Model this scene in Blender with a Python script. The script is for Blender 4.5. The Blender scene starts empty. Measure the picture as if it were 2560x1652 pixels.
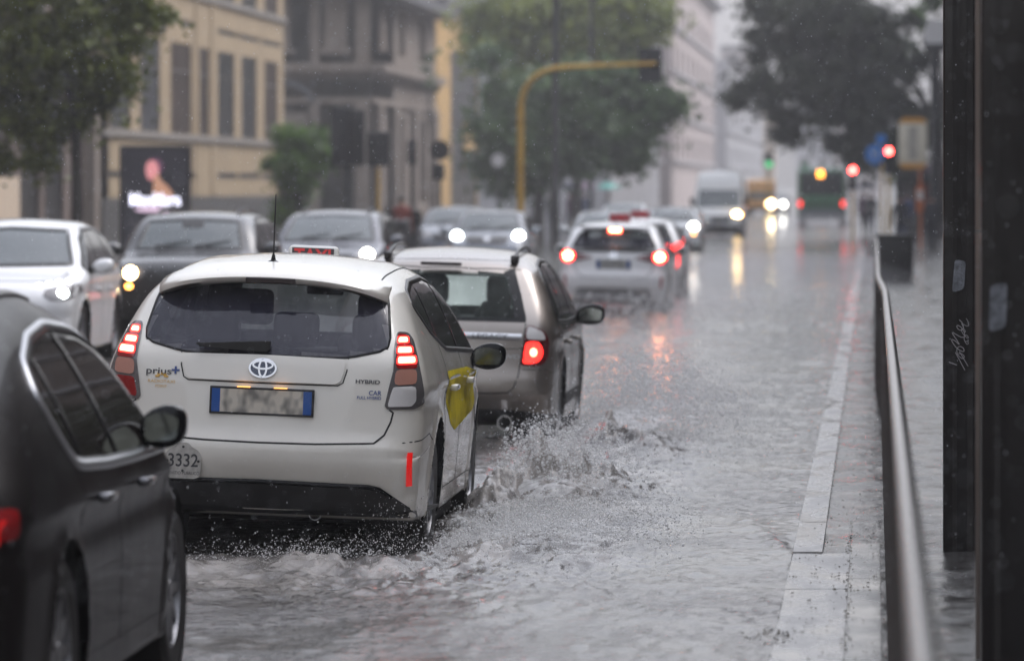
import bpy, bmesh, math, random
import numpy as np
from mathutils import Vector, Matrix
from mathutils.bvhtree import BVHTree
PI = math.pi
R = math.radians
random.seed(7); rng = np.random.default_rng(7)
scene = bpy.context.scene
col = scene.collection
# ------------------------------------------------------------------ camera
CAMH = 1.98
FPX = 12800.0            # focal length in photo pixels (photo 2560 wide)
VX, HY = 2185.0, 465.0   # where the street vanishes in the photo
cam_d = bpy.data.cameras.new('camera'); cam = bpy.data.objects.new('camera', cam_d); col.objects.link(cam)
cam.location = (0, 0, CAMH); cam.rotation_euler = (R(90), 0, 0)
cam_d.lens = 180; cam_d.sensor_width = 36; cam_d.sensor_fit = 'HORIZONTAL'
cam_d.shift_x = (1280-VX)/2560; cam_d.shift_y = -(826-HY)/2560
cam_d.clip_start = .5; cam_d.clip_end = 4000
cam_d.dof.use_dof = True; cam_d.dof.focus_distance = 28.6; cam_d.dof.aperture_fstop = 3.0
cam_d.dof.aperture_blades = 9
scene.camera = cam
# ------------------------------------------------------------------ light
SUN_EL, SUN_AZ = R(50), R(62)
world = bpy.data.worlds.new("World"); scene.world = world; world.use_nodes = True
nt = world.node_tree; nt.nodes.clear()
sky = nt.nodes.new('ShaderNodeTexSky'); sky.sky_type = 'NISHITA'; sky.sun_disc = False
sky.sun_elevation = SUN_EL; sky.sun_rotation = SUN_AZ; sky.dust_density = 3; sky.air_density = 1.6; sky.ozone_density = 1
hs = nt.nodes.new('ShaderNodeHueSaturation'); hs.inputs['Saturation'].default_value = .26
bg = nt.nodes.new('ShaderNodeBackground'); bg.inputs['Strength'].default_value = .15
wo = nt.nodes.new('ShaderNodeOutputWorld')
wtc = nt.nodes.new('ShaderNodeTexCoord'); wsp = nt.nodes.new('ShaderNodeSeparateXYZ'); nt.links.new(wtc.outputs['Generated'], wsp.inputs[0])
wmr = nt.nodes.new('ShaderNodeMapRange'); wmr.inputs['From Min'].default_value = 0; wmr.inputs['From Max'].default_value = 1; wmr.inputs['To Min'].default_value = .8; wmr.inputs['To Max'].default_value = 2.2   # overcast: brighter towards the zenith
nt.links.new(wsp.outputs[2], wmr.inputs[0]); wmx = nt.nodes.new('ShaderNodeMix'); wmx.data_type = 'RGBA'; wmx.blend_type = 'MULTIPLY'; wmx.inputs[0].default_value = 1
nt.links.new(sky.outputs[0], hs.inputs['Color']); nt.links.new(hs.outputs[0], wmx.inputs[6]); nt.links.new(wmr.outputs[0], wmx.inputs[7]); nt.links.new(wmx.outputs[2], bg.inputs[0]); nt.links.new(bg.outputs[0], wo.inputs[0])
wtn = nt.nodes.new('ShaderNodeMix'); wtn.data_type = 'RGBA'; wtn.blend_type = 'MULTIPLY'; wtn.inputs[0].default_value = 1; wtn.inputs[7].default_value = (.975, .970, 1.025, 1)
nt.links.new(wmx.outputs[2], wtn.inputs[6]); nt.links.new(wtn.outputs[2], bg.inputs[0])
sun_d = bpy.data.lights.new('sun', 'SUN'); sun = bpy.data.objects.new('sun', sun_d); col.objects.link(sun)
sun_d.energy = .5; sun_d.angle = R(45); sun_d.color = (1, .97, .93)
sun.rotation_euler = (R(90)-SUN_EL, 0, PI-SUN_AZ)
scene.view_settings.view_transform = 'Standard'; scene.view_settings.look = 'None'
scene.view_settings.exposure = .38; scene.view_settings.gamma = 1
scene.render.engine = 'CYCLES'
cy = scene.cycles
cy.use_denoising = True
try: cy.denoiser = 'OPENIMAGEDENOISE'
except Exception: pass
cy.max_bounces = 8; cy.diffuse_bounces = 2; cy.glossy_bounces = 4; cy.transmission_bounces = 6; cy.volume_bounces = 1
cy.transparent_max_bounces = 8; cy.caustics_reflective = False; cy.caustics_refractive = False
cy.sample_clamp_indirect = 6

# ------------------------------------------------------------------ helpers
def wx(px, s): return (px-VX)/s
def wz(py, s): return CAMH-(py-HY)/s
def dist(s): return FPX/s
def tag(o, label=None, cat=None, group=None, kind=None):
    if label: o['label'] = label
    if cat: o['category'] = cat
    if group: o['group'] = group
    if kind: o['kind'] = kind
    return o
def empty(name, loc=(0, 0, 0), rot=(0, 0, 0), parent=None):
    o = bpy.data.objects.new(name, None); col.objects.link(o); o.location = loc; o.rotation_euler = rot
    o.empty_display_size = .2
    if parent: o.parent = parent
    return o
def link_mesh(name, me, mat=None, parent=None, smooth=False, sharp=None):
    if mat is not None and not me.materials: me.materials.append(mat)
    if smooth:
        me.polygons.foreach_set('use_smooth', [True]*len(me.polygons))
        if sharp: me.set_sharp_from_angle(angle=R(sharp))
    o = bpy.data.objects.new(name, me); col.objects.link(o)
    if parent: o.parent = parent
    return o
def from_py(name, V, F, mat, parent=None, smooth=False, sharp=None):
    me = bpy.data.meshes.new(name); me.from_pydata([tuple(v) for v in V], [], F); me.update()
    return link_mesh(name, me, mat, parent, smooth, sharp)
class MB:
    """collects simple solids for ONE object"""
    def __init__(s): s.V = []; s.F = []
    def add(s, V, F):
        n = len(s.V); s.V += [tuple(v) for v in V]; s.F += [tuple(i+n for i in f) for f in F]; return s
    def box(s, x0, x1, y0, y1, z0, z1, b=0):
        if b:
            bm = bmesh.new(); bmesh.ops.create_cube(bm, size=1)
            for v in bm.verts: v.co = Vector((x0+(v.co.x+.5)*(x1-x0), y0+(v.co.y+.5)*(y1-y0), z0+(v.co.z+.5)*(z1-z0)))
            bmesh.ops.bevel(bm, geom=bm.edges[:], offset=b, segments=3, profile=.5, affect='EDGES')
            return s.bm(bm)
        V = [(x, y, z) for z in (z0, z1) for y in (y0, y1) for x in (x0, x1)]
        return s.add(V, [(0, 2, 3, 1), (4, 5, 7, 6), (0, 1, 5, 4), (2, 6, 7, 3), (0, 4, 6, 2), (1, 3, 7, 5)])
    def bm(s, bm, M=None):
        bm.verts.ensure_lookup_table()
        s.add([(M @ v.co if M else v.co) for v in bm.verts], [[v.index for v in f.verts] for f in bm.faces]); bm.free(); return s
    def tube(s, pts, rad, n=10, caps=True):
        pts = [Vector(p) for p in pts]; rad = rad if isinstance(rad, (list, tuple)) else [rad]*len(pts)
        V = []; F = []; prev = None
        for i, p in enumerate(pts):
            d = (pts[min(i+1, len(pts)-1)]-pts[max(i-1, 0)]).normalized()
            a = prev if prev is not None else (Vector((0, 0, 1)) if abs(d.z) < .9 else Vector((1, 0, 0)))
            u = (a - d*a.dot(d)).normalized(); w = d.cross(u); prev = u
            for k in range(n):
                t = 2*PI*k/n; V.append(p+u*math.cos(t)*rad[i]+w*math.sin(t)*rad[i])
        for i in range(len(pts)-1):
            for k in range(n):
                F.append((i*n+k, i*n+(k+1) % n, (i+1)*n+(k+1) % n, (i+1)*n+k))
        if caps: F.append(tuple(range(n))[::-1]); F.append(tuple((len(pts)-1)*n+k for k in range(n)))
        return s.add(V, F)
    def lathe(s, prof, n=24, axis='z', loc=(0, 0, 0)):
        V = []; F = []; L = Vector(loc)
        for r, h in prof:
            for k in range(n):
                t = 2*PI*k/n; c, q = r*math.cos(t), r*math.sin(t)
                V.append(L+Vector({'z': (c, q, h), 'x': (h, c, q), 'y': (c, h, q)}[axis]))
        for i in range(len(prof)-1):
            for k in range(n): F.append((i*n+k, i*n+(k+1) % n, (i+1)*n+(k+1) % n, (i+1)*n+k))
        return s.add(V, F)
    def prism(s, poly, a0, a1, axis='y'):
        n = len(poly)
        def P(u, v, a): return {'y': (u, a, v), 'x': (a, u, v), 'z': (u, v, a)}[axis]
        V = [P(u, v, a0) for u, v in poly]+[P(u, v, a1) for u, v in poly]
        return s.add(V, [tuple(range(n)), tuple(range(2*n-1, n-1, -1))]+[(i, i+n, (i+1) % n+n, (i+1) % n) for i in range(n)])
    def build(s, name, mat, parent=None, smooth=False, sharp=35):
        me = bpy.data.meshes.new(name); me.from_pydata(s.V, [], s.F)
        bm = bmesh.new(); bm.from_mesh(me); bmesh.ops.recalc_face_normals(bm, faces=bm.faces); bm.to_mesh(me); bm.free()
        return link_mesh(name, me, mat, parent, smooth, sharp)
def chaikin(pts, n=2, closed=True):
    pts = [tuple(p) for p in pts]
    for _ in range(n):
        q = []
        m = len(pts)
        rngi = range(m) if closed else range(m-1)
        if not closed: q.append(pts[0])
        for i in rngi:
            a, b = pts[i], pts[(i+1) % m]
            q.append((a[0]*.75+b[0]*.25, a[1]*.75+b[1]*.25)); q.append((a[0]*.25+b[0]*.75, a[1]*.25+b[1]*.75))
        if not closed: q.append(pts[-1])
        pts = q
    return pts
def rpoly(pts, n=2):  # rounds the corners lightly
    out = []
    m = len(pts)
    for i in range(m):
        a, p, b = pts[i-1], pts[i], pts[(i+1) % m]
        la = math.dist(a, p); lb = math.dist(b, p); r = min(la, lb)*.28; r = min(r, .06)
        pa = (p[0]+(a[0]-p[0])*r/la, p[1]+(a[1]-p[1])*r/la); pb = (p[0]+(b[0]-p[0])*r/lb, p[1]+(b[1]-p[1])*r/lb)
        for k in range(n+1):
            t = k/n; out.append(((1-t)**2*pa[0]+2*t*(1-t)*p[0]+t*t*pb[0], (1-t)**2*pa[1]+2*t*(1-t)*p[1]+t*t*pb[1]))
    return out
def mir(poly): return [(-x, z) for x, z in poly][::-1]
def sym(half): return list(half)+[(-x, z) for x, z in half[::-1] if abs(x) > 1e-6]   # half: from centre outwards and back
def inpoly(x, y, poly):
    c = False; n = len(poly); j = n-1
    for i in range(n):
        xi, yi = poly[i]; xj, yj = poly[j]
        if (yi > y) != (yj > y) and x < (xj-xi)*(y-yi)/(yj-yi)+xi: c = not c
        j = i
    return c
def text_mesh(s, size=1.0, bold=0.0):
    cu = bpy.data.curves.new('t', 'FONT'); cu.body = s; cu.size = size; cu.align_x = 'CENTER'; cu.align_y = 'CENTER'; cu.offset = bold
    o = bpy.data.objects.new('t', cu); col.objects.link(o)
    dg = bpy.context.evaluated_depsgraph_get(); dg.update(); me = o.evaluated_get(dg).to_mesh()
    V = [tuple(v.co) for v in me.vertices]; F = [tuple(p.vertices) for p in me.polygons]
    o.evaluated_get(dg).to_mesh_clear(); bpy.data.objects.remove(o); bpy.data.curves.remove(cu)
    return V, F
def flat_text(name, s, size, loc, mat, parent, ext=.004, bold=0, sx=1, flip=False):
    """text standing upright, facing -y"""
    V, F = text_mesh(s, size, bold)
    V = [((-v[0] if flip else v[0])*sx+loc[0], loc[1], v[1]+loc[2]) for v in V]
    return from_py(name, V, F, mat, parent)
# ------------------------------------------------------------------ materials
def newmat(name):
    m = bpy.data.materials.new(name); m.use_nodes = True; return m, m.node_tree, m.node_tree.nodes['Principled BSDF']
def N(nt, t, **k):
    n = nt.nodes.new(t)
    for a, b in k.items():
        if a in n.inputs: n.inputs[a].default_value = b
        else: setattr(n, a, b)
    return n
def mat(name, c, rough=.5, metal=0, spec=None, coat=0, ior=None, noise=None, bump=None, trans=0):
    m, nt, b = newmat(name)
    b.inputs['Base Color'].default_value = (*c, 1); b.inputs['Roughness'].default_value = rough; b.inputs['Metallic'].default_value = metal
    if coat: b.inputs['Coat Weight'].default_value = coat; b.inputs['Coat Roughness'].default_value = .04
    if ior: b.inputs['IOR'].default_value = ior
    if trans: b.inputs['Transmission Weight'].default_value = trans
    tc = N(nt, 'ShaderNodeTexCoord')
    if noise:   # (scale, amount)
        n = N(nt, 'ShaderNodeTexNoise', Scale=noise[0], Detail=6.0, Roughness=.6); nt.links.new(tc.outputs['Object'], n.inputs['Vector'])
        r = N(nt, 'ShaderNodeMapRange'); r.inputs['From Min'].default_value = .3; r.inputs['From Max'].default_value = .7
        r.inputs['To Min'].default_value = 1-noise[1]; r.inputs['To Max'].default_value = 1+noise[1]*.6
        nt.links.new(n.outputs[0], r.inputs[0])
        mx = N(nt, 'ShaderNodeMix', data_type='RGBA', blend_type='MULTIPLY'); mx.inputs[0].default_value = 1
        mx.inputs[6].default_value = (*c, 1); nt.links.new(r.outputs[0], mx.inputs[7]); nt.links.new(mx.outputs[2], b.inputs['Base Color'])
    if bump:    # (scale, strength, distance)
        n = N(nt, 'ShaderNodeTexNoise', Scale=bump[0], Detail=4.0); nt.links.new(tc.outputs['Object'], n.inputs['Vector'])
        bp = N(nt, 'ShaderNodeBump', Strength=bump[1], Distance=bump[2]); nt.links.new(n.outputs[0], bp.inputs['Height']); nt.links.new(bp.outputs[0], b.inputs['Normal'])
    return m
def emit(name, c, s, base=None):
    m, nt, b = newmat(name); b.inputs['Base Color'].default_value = (*(base or c), 1)
    b.inputs['Emission Color'].default_value = (*c, 1); b.inputs['Emission Strength'].default_value = s; b.inputs['Roughness'].default_value = .2
    return m
def paint(name, c, metal=0, rough=.28, grime=.25, coat=1, ior=1.5, side=.0, inner=(.02, .02, .02), gc=(.16, .13, .10)):
    """wet car paint; mud film low on the sides; dark lining on the inside faces"""
    m, nt, b = newmat(name)
    tc = N(nt, 'ShaderNodeTexCoord'); sp = N(nt, 'ShaderNodeSeparateXYZ'); nt.links.new(tc.outputs['Object'], sp.inputs[0])
    n = N(nt, 'ShaderNodeTexNoise', Scale=3.0, Detail=8.0, Roughness=.65); nt.links.new(tc.outputs['Object'], n.inputs['Vector'])
    ad = N(nt, 'ShaderNodeMath', operation='MULTIPLY_ADD'); ad.inputs[1].default_value = .9; nt.links.new(n.outputs[0], ad.inputs[0]); nt.links.new(sp.outputs[2], ad.inputs[2])
    mr = N(nt, 'ShaderNodeMapRange'); mr.inputs['From Min'].default_value = 1.15; mr.inputs['From Max'].default_value = .65
    mr.inputs['To Min'].default_value = .03; mr.inputs['To Max'].default_value = grime; nt.links.new(ad.outputs[0], mr.inputs[0])
    mx = N(nt, 'ShaderNodeMix', data_type='RGBA'); mx.inputs[6].default_value = (*c, 1); mx.inputs[7].default_value = (*gc, 1)
    if side:   # flanks darkened in the colour for dark reflections, with some road film
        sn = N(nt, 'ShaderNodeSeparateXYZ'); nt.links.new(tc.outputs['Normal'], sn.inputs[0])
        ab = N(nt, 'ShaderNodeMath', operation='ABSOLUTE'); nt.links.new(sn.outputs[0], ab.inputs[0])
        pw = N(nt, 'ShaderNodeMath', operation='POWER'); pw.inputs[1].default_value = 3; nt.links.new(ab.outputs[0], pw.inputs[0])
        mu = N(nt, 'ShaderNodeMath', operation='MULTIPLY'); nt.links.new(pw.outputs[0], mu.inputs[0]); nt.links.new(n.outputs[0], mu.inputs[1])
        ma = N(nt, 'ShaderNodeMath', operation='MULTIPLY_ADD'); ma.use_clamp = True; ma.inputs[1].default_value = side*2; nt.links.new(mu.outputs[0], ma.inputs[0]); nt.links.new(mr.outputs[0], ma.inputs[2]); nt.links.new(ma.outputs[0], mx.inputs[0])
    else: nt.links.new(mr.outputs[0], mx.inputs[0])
    ge = N(nt, 'ShaderNodeNewGeometry'); m2 = N(nt, 'ShaderNodeMix', data_type='RGBA'); m2.inputs[7].default_value = (*inner, 1)
    nt.links.new(ge.outputs['Backfacing'], m2.inputs[0]); nt.links.new(mx.outputs[2], m2.inputs[6]); nt.links.new(m2.outputs[2], b.inputs['Base Color'])
    b.inputs['Metallic'].default_value = metal
    rr = N(nt, 'ShaderNodeMapRange'); rr.inputs['To Min'].default_value = rough; rr.inputs['To Max'].default_value = rough+.25
    nt.links.new(n.outputs[0], rr.inputs[0]); nt.links.new(rr.outputs[0], b.inputs['Roughness'])
    b.inputs['IOR'].default_value = ior; b.inputs['Coat Weight'].default_value = coat; b.inputs['Coat Roughness'].default_value = .03
    # standing drops
    v = N(nt, 'ShaderNodeTexVoronoi', Scale=90.0); nt.links.new(tc.outputs['Object'], v.inputs['Vector'])
    vr = N(nt, 'ShaderNodeMapRange'); vr.inputs['From Min'].default_value = .38; vr.inputs['From Max'].default_value = .1; nt.links.new(v.outputs['Distance'], vr.inputs[0])
    bp = N(nt, 'ShaderNodeBump', Strength=.13, Distance=.002); nt.links.new(vr.outputs[0], bp.inputs['Height'])
    nt.links.new(bp.outputs[0], b.inputs['Coat Normal'])
    return m
M = {}
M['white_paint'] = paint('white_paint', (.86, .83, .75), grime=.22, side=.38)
M['white_paint_cool'] = paint('white_paint_cool', (.80, .81, .82), grime=.18)
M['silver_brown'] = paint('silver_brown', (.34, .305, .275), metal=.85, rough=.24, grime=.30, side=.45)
M['black_paint'] = paint('black_paint', (.008, .006, .006), grime=.08, coat=.22, ior=1.25, gc=(.035, .03, .028))
M['anthracite'] = paint('anthracite', (.016, .016, .018), grime=.2, gc=(.05, .045, .04))
M['dark_blue'] = paint('dark_blue', (.06, .065, .085), metal=.3, grime=.25)
M['grey_paint'] = paint('grey_paint', (.19, .21, .24), metal=.4, grime=.3)
M['pale_grey'] = paint('pale_grey', (.45, .48, .50), metal=.3)
M['van_white'] = paint('van_white', (.60, .61, .60), grime=.3)
M['yellow_paint'] = paint('yellow_paint', (.75, .36, .05), grime=.2)
M['bus_green'] = paint('bus_green', (.03, .17, .07), grime=.3)
M['bus_dark'] = mat('bus_dark', (.02, .025, .025), .25)
M['plastic'] = mat('black_plastic', (.014, .013, .013), .42, noise=(9, .3))
M['gloss_black'] = mat('gloss_black', (.007, .007, .008), .16, coat=.1, ior=1.3)
M['seam'] = mat('seam_shadow', (.012, .011, .01), .7)
M['seal'] = mat('rubber_seal', (.012, .012, .012), .35)
M['tyre'] = mat('tyre_rubber', (.018, .017, .017), .5, noise=(20, .3))
M['rim'] = mat('rim_alloy', (.30, .30, .31), .35, metal=.8, noise=(12, .4))
M['chrome'] = mat('chrome', (.75, .75, .76), .14, metal=1)
M['satin_chrome'] = mat('satin_trim', (.55, .56, .58), .3, metal=.9)
M['tint'] = mat('dark_tinted_glass', (.008, .008, .009), .05, ior=1.45, bump=(60, .05, .003))
M['screen'] = mat('windscreen_glass', (.035, .05, .052), .06, ior=1.9, bump=(5, .1, .03))
M['mirror_face'] = mat('mirror_face', (.22, .24, .23), .08, metal=1, noise=(9, .5))
M['seat'] = mat('seat_cloth', (.035, .036, .042), .8)
M['dash'] = mat('dark_cabin_trim', (.015, .015, .017), .6)
M['red_lens'] = mat('red_lens', (.30, .008, .01), .1, coat=1, bump=(80, .25, .004))
M['dark_red_lens'] = mat('dark_red_lens', (.12, .006, .008), .1, coat=1)
M['clear_lens'] = mat('clear_ribbed_lens', (.78, .76, .74), .18, metal=0, coat=1, bump=(120, .5, .004))
M['amber_lens'] = mat('smoky_ribbed_lens', (.50, .24, .18), .2, metal=0, coat=1, bump=(120, .5, .004))
M['lamp_housing'] = mat('lamp_housing', (.16, .15, .15), .15, coat=1, metal=.3)
M['led_red'] = emit('lit_red_led', (1, .05, .02), 3.2)
M['led_core'] = emit('lit_red_core', (1, .30, .17), 5.5)
M['tail_red'] = emit('tail_light_on', (1, .025, .02), 3.2)
M['brake'] = emit('brake_light_on', (1, .40, .16), 26)
M['brake_rim'] = emit('brake_light_edge', (1, .02, .015), 7)
M['head'] = emit('headlight_on', (1, .96, .88), 15)
M['head_cool'] = emit('cool_headlight_on', (.90, .97, 1), 19)
M['head_warm'] = emit('warm_headlight_on', (1, .68, .30), 26)
M['drl'] = emit('running_light_on', (1, .95, .85), 7)
M['amber'] = emit('amber_lamp_on', (1, .42, .08), 8)
M['dim_amber'] = emit('dim_amber_glow', (1, .45, .12), 1.5)
M['sig_red'] = emit('signal_red_on', (1, .06, .05), 26)
M['sig_green'] = emit('signal_green_on', (.08, 1, .35), .7)
M['plate_blue'] = mat('plate_blue', (.012, .09, .36), .3)
M['blue_ink'] = mat('blue_ink', (.06, .10, .28), .5)
M['ink'] = mat('dark_ink', (.05, .05, .055), .5)
M['orange_ink'] = mat('orange_ink', (.72, .42, .08), .5)
M['emblem_blue'] = mat('emblem_blue', (.012, .03, .09), .15, coat=1)
M['taxi_yellow'] = mat('taxi_yellow_wrap', (.62, .50, .015), .6, ior=1.2, noise=(4, .25))
M['sign_white'] = mat('sign_white_plastic', (.68, .68, .66), .35)
M['taxi_face'] = mat('taxi_sign_dark_face', (.04, .03, .035), .3)
M['taxi_letter'] = mat('taxi_red_letters', (.62, .03, .035), .4)
M['taxi_sign_red'] = mat('taxi_sign_far_red', (.28, .02, .03), .4)
def glass_clear(name, tintc, alpha=.35, wet=.5, glow=0):
    """see-through car glass with a film of rain"""
    m, nt, b = newmat(name); out = nt.nodes['Material Output']
    b.inputs['Base Color'].default_value = (*tintc, 1); b.inputs['Roughness'].default_value = .05; b.inputs['IOR'].default_value = 1.6
    tr = N(nt, 'ShaderNodeBsdfTransparent'); tr.inputs[0].default_value = (*[.55+t*.6 for t in tintc], 1)
    tc = N(nt, 'ShaderNodeTexCoord'); mp = N(nt, 'ShaderNodeMapping'); mp.inputs['Scale'].default_value = (38, 5, 5)
    nt.links.new(tc.outputs['Object'], mp.inputs[0])
    n = N(nt, 'ShaderNodeTexNoise', Scale=1.0, Detail=5.0); nt.links.new(mp.outputs[0], n.inputs['Vector'])
    mr = N(nt, 'ShaderNodeMapRange'); mr.inputs['From Min'].default_value = .35; mr.inputs['From Max'].default_value = .75
    mr.inputs['To Min'].default_value = alpha; mr.inputs['To Max'].default_value = min(1, alpha+wet*.5); nt.links.new(n.outputs[0], mr.inputs[0])
    mx = N(nt, 'ShaderNodeMixShader'); nt.links.new(mr.outputs[0], mx.inputs[0]); nt.links.new(tr.outputs[0], mx.inputs[1]); nt.links.new(b.outputs[0], mx.inputs[2])
    if glow:
        tl_ = N(nt, 'ShaderNodeBsdfTranslucent'); tl_.inputs[0].default_value = (.80, .90, .84, 1); m3 = N(nt, 'ShaderNodeMixShader'); m3.inputs[0].default_value = glow
        nt.links.new(mx.outputs[0], m3.inputs[1]); nt.links.new(tl_.outputs[0], m3.inputs[2]); mx = m3
    v = N(nt, 'ShaderNodeTexVoronoi', Scale=70.0); nt.links.new(tc.outputs['Object'], v.inputs['Vector'])
    bp = N(nt, 'ShaderNodeBump', Strength=.12, Distance=.001); nt.links.new(v.outputs['Distance'], bp.inputs['Height']); nt.links.new(bp.outputs[0], b.inputs['Normal'])
    nt.links.new(mx.outputs[0], out.inputs['Surface']); return m
M['glass_clear'] = glass_clear('rain_wet_clear_glass', (.34, .40, .37), .06, .2, .14)
M['glass_front'] = glass_clear('backlit_wet_windscreen', (.34, .40, .37), .05, .15, .45)
M['glass_smoke'] = glass_clear('smoked_rear_glass', (.055, .055, .08), .55, .3)

# ------------------------------------------------------------------ car body engine
def resample(pts, step):
    P = [Vector(p) for p in pts]; P.append(P[0]); L = [0]
    for a, b in zip(P, P[1:]): L.append(L[-1]+(b-a).length)
    n = int(L[-1]/step); out = []; k = 0
    for i in range(n):
        t = L[-1]*i/n
        while L[k+1] < t: k += 1
        f = (t-L[k])/(L[k+1]-L[k]); out.append(P[k].lerp(P[k+1], f))
    return out
class Car:
    def __init__(c, name, sil, L, W, zb=.95, tum=.30, tum2=.25, ar=.06, af=.12, yr=.9, yf=1.2, low=.05, rb=.15, rt=.12,
                 crown_e=.10, crown_t=.05, wheels=(.85, 3.6), rw=.32, step=.05, spine=.62, sm=2, flare=.012, K=15, tyre_w=.2, crease=.012):
        c.__dict__.update(locals()); c.name = name
        pts = resample(chaikin(sil, sm), step); n = len(pts)
        area = sum(pts[i].x*pts[(i+1) % n].y-pts[(i+1) % n].x*pts[i].y for i in range(n))
        sg = 1 if area > 0 else -1
        nr = []
        for i in range(n):
            d = (pts[(i+2) % n]-pts[i-2]).normalized(); nr.append(Vector((d.y, -d.x))*sg)
        cols = [('f', k/10) for k in range(10)]+[('a', PI/2*k/7) for k in range(8)]
        full = [(-1, q) for q in cols[:0:-1]]+[(1, q) for q in cols]
        V = []; grid = []
        c.ra = ra = rw+.06
        def ins(i):
            nn = nr[i]; ay = abs(nn.x); up = max(nn.y, 0); dn = max(-nn.y, 0); s = ay+up+dn
            return (rb*ay+rt*up+.05*dn)/s, (crown_e*ay+crown_t*up)/s
        for i in range(n):
            row = []; r, cr = ins(i)
            for sgn, (t, q) in full:
                if t == 'f':
                    w0 = c.Wf(pts[i].x, pts[i].y)-r; fr = q*w0/(w0+r); p = pts[i]-nr[i]*(cr*fr*fr); x = q*w0
                else:
                    w = c.Wf(pts[i].x, pts[i].y); fr = (w-r+r*math.sin(q))/w
                    p = pts[i]-nr[i]*(cr*fr*fr+r*(1-math.cos(q))); w2 = c.Wf(p.x, p.y); x = w2-r+r*math.sin(q)
                row.append(len(V)); V.append(Vector((sgn*x, p.x, p.y)))
            grid.append(row)
        F = []; m = len(full)
        for i in range(n):
            a, b = grid[i], grid[(i+1) % n]
            for j in range(m-1): F.append((a[j], a[j+1], b[j+1], b[j]))
        ya, yb = .75, L-.75
        c.cap0 = len(F)
        for sgn, j in ((-1, 0), (1, m-1)):
            prev = [grid[i][j] for i in range(n)]; rim = [V[k].copy() for k in prev]
            for k in range(1, K+1):
                t = (k/K)**.9; cur = []
                for i in range(n):
                    y, z = rim[i].y, rim[i].z; sy = min(max(y, ya), yb)
                    yy = y+(sy-y)*t; zz = z+(spine-z)*t
                    x = c.Wf(yy, zz)
                    cur.append(len(V)); V.append(Vector((sgn*x, yy, zz)))
                for i in range(n):
                    q = (prev[i], prev[(i+1) % n], cur[(i+1) % n], cur[i])
                    F.append(q if sgn < 0 else q[::-1])
                prev = cur
        c.V, c.F = V, F
        if sg > 0: F[:] = [f[::-1] for f in F]
        c.bvh = BVHTree.FromPolygons([tuple(v) for v in V], F)
        # check orientation on the roof
        h = c.bvh.ray_cast(Vector((0.01, L*.55, 4)), Vector((0, 0, -1)))
        if h[0] is not None and h[1].z < 0:
            F[:] = [f[::-1] for f in F]; c.bvh = BVHTree.FromPolygons([tuple(v) for v in V], F)
        c.root = empty(name); c.cuts = []
    def Wf(c, y, z):
        p = 1.0
        if y < c.yr: p -= c.ar*((c.yr-y)/c.yr)**2.2
        if y > c.L-c.yf: p -= c.af*(min(1.3, (y-(c.L-c.yf))/c.yf))**2.2
        w = c.W*p
        if z > c.zb: w -= c.tum*(z-c.zb)+c.tum2*(z-c.zb)**2
        else: w -= c.low*(max(0, (c.zb-.25-z))/c.zb)**2*1.6
        w += c.crease*math.exp(-((z-(c.zb-.06))/.035)**2)-c.crease*.7*math.exp(-((z-(c.zb-.17))/.06)**2)
        for yw in c.wheels:
            d = math.hypot(y-yw, z-c.rw); w += c.flare*math.exp(-((d-c.rw-.07)/.05)**2)
        return w
    def proj(c, axis, u, v, off=0.0, sgn=1):
        if axis == 'rear': o, d = Vector((u, -1.5, v)), Vector((0, 1, 0))
        elif axis == 'front': o, d = Vector((u, c.L+1.5, v)), Vector((0, -1, 0))
        elif axis == 'side': o, d = Vector((sgn*2.5, u, v)), Vector((-sgn, 0, 0))
        else: o, d = Vector((u, v, 5)), Vector((0, 0, -1))
        h = c.bvh.ray_cast(o, d)
        if h[0] is None:
            q = o+d*({'rear': 1.6, 'front': 1.6, 'side': 2.5-c.W, 'top': 3.5}[axis]); h = c.bvh.find_nearest(q)
            p = h[0]; nn = h[1]; 
            return p+nn*off
        p, nn = h[0], h[1]
        if nn.dot(d) > 0: nn = -nn
        return p+(nn*.6-d*.4)*off
    def patch(c, name, axis, poly, mt, off=.003, parent=None, grid=.035, sgn=1, smooth=True, skirt=.012, rnd=True):
        if rnd: poly = rpoly(poly)
        bm = bmesh.new(); vs = [bm.verts.new((x, z, 0)) for x, z in poly]
        f = bm.faces.new(vs); bmesh.ops.triangulate(bm, faces=[f], ngon_method='EAR_CLIP')
        xs = [p[0] for p in poly]; zs = [p[1] for p in poly]
        for a, lo, hi in ((0, min(xs), max(xs)), (1, min(zs), max(zs))):
            k = math.ceil(lo/grid)
            while k*grid < hi:
                co = [0, 0, 0]; no = [0, 0, 0]; co[a] = k*grid+1e-5; no[a] = 1
                bmesh.ops.bisect_plane(bm, geom=bm.verts[:]+bm.edges[:]+bm.faces[:], plane_co=co, plane_no=no); k += 1
        bmesh.ops.remove_doubles(bm, verts=bm.verts, dist=1e-4)
        if skirt:
            be = [e for e in bm.edges if e.is_boundary]
            r = bmesh.ops.extrude_edge_only(bm, edges=be)
            low = {g for g in r['geom'] if isinstance(g, bmesh.types.BMVert)}
        else: low = set()
        for v in bm.verts:
            v.co = c.proj(axis, v.co.x, v.co.y, off-(skirt if v in low else 0), sgn)
        bmesh.ops.recalc_face_normals(bm, faces=bm.faces)
        me = bpy.data.meshes.new(name); bm.to_mesh(me); bm.free()
        # orientation outward
        s = Vector((0, 0, 0))
        for p in me.polygons: s += p.normal*p.area
        d = {'rear': Vector((0, -1, 0)), 'front': Vector((0, 1, 0)), 'side': Vector((sgn, 0, 0)), 'top': Vector((0, 0, 1))}[axis]
        if s.dot(d) < 0: me.flip_normals()
        return link_mesh(name, me, mt, parent or c.root, smooth, 40)
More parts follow.
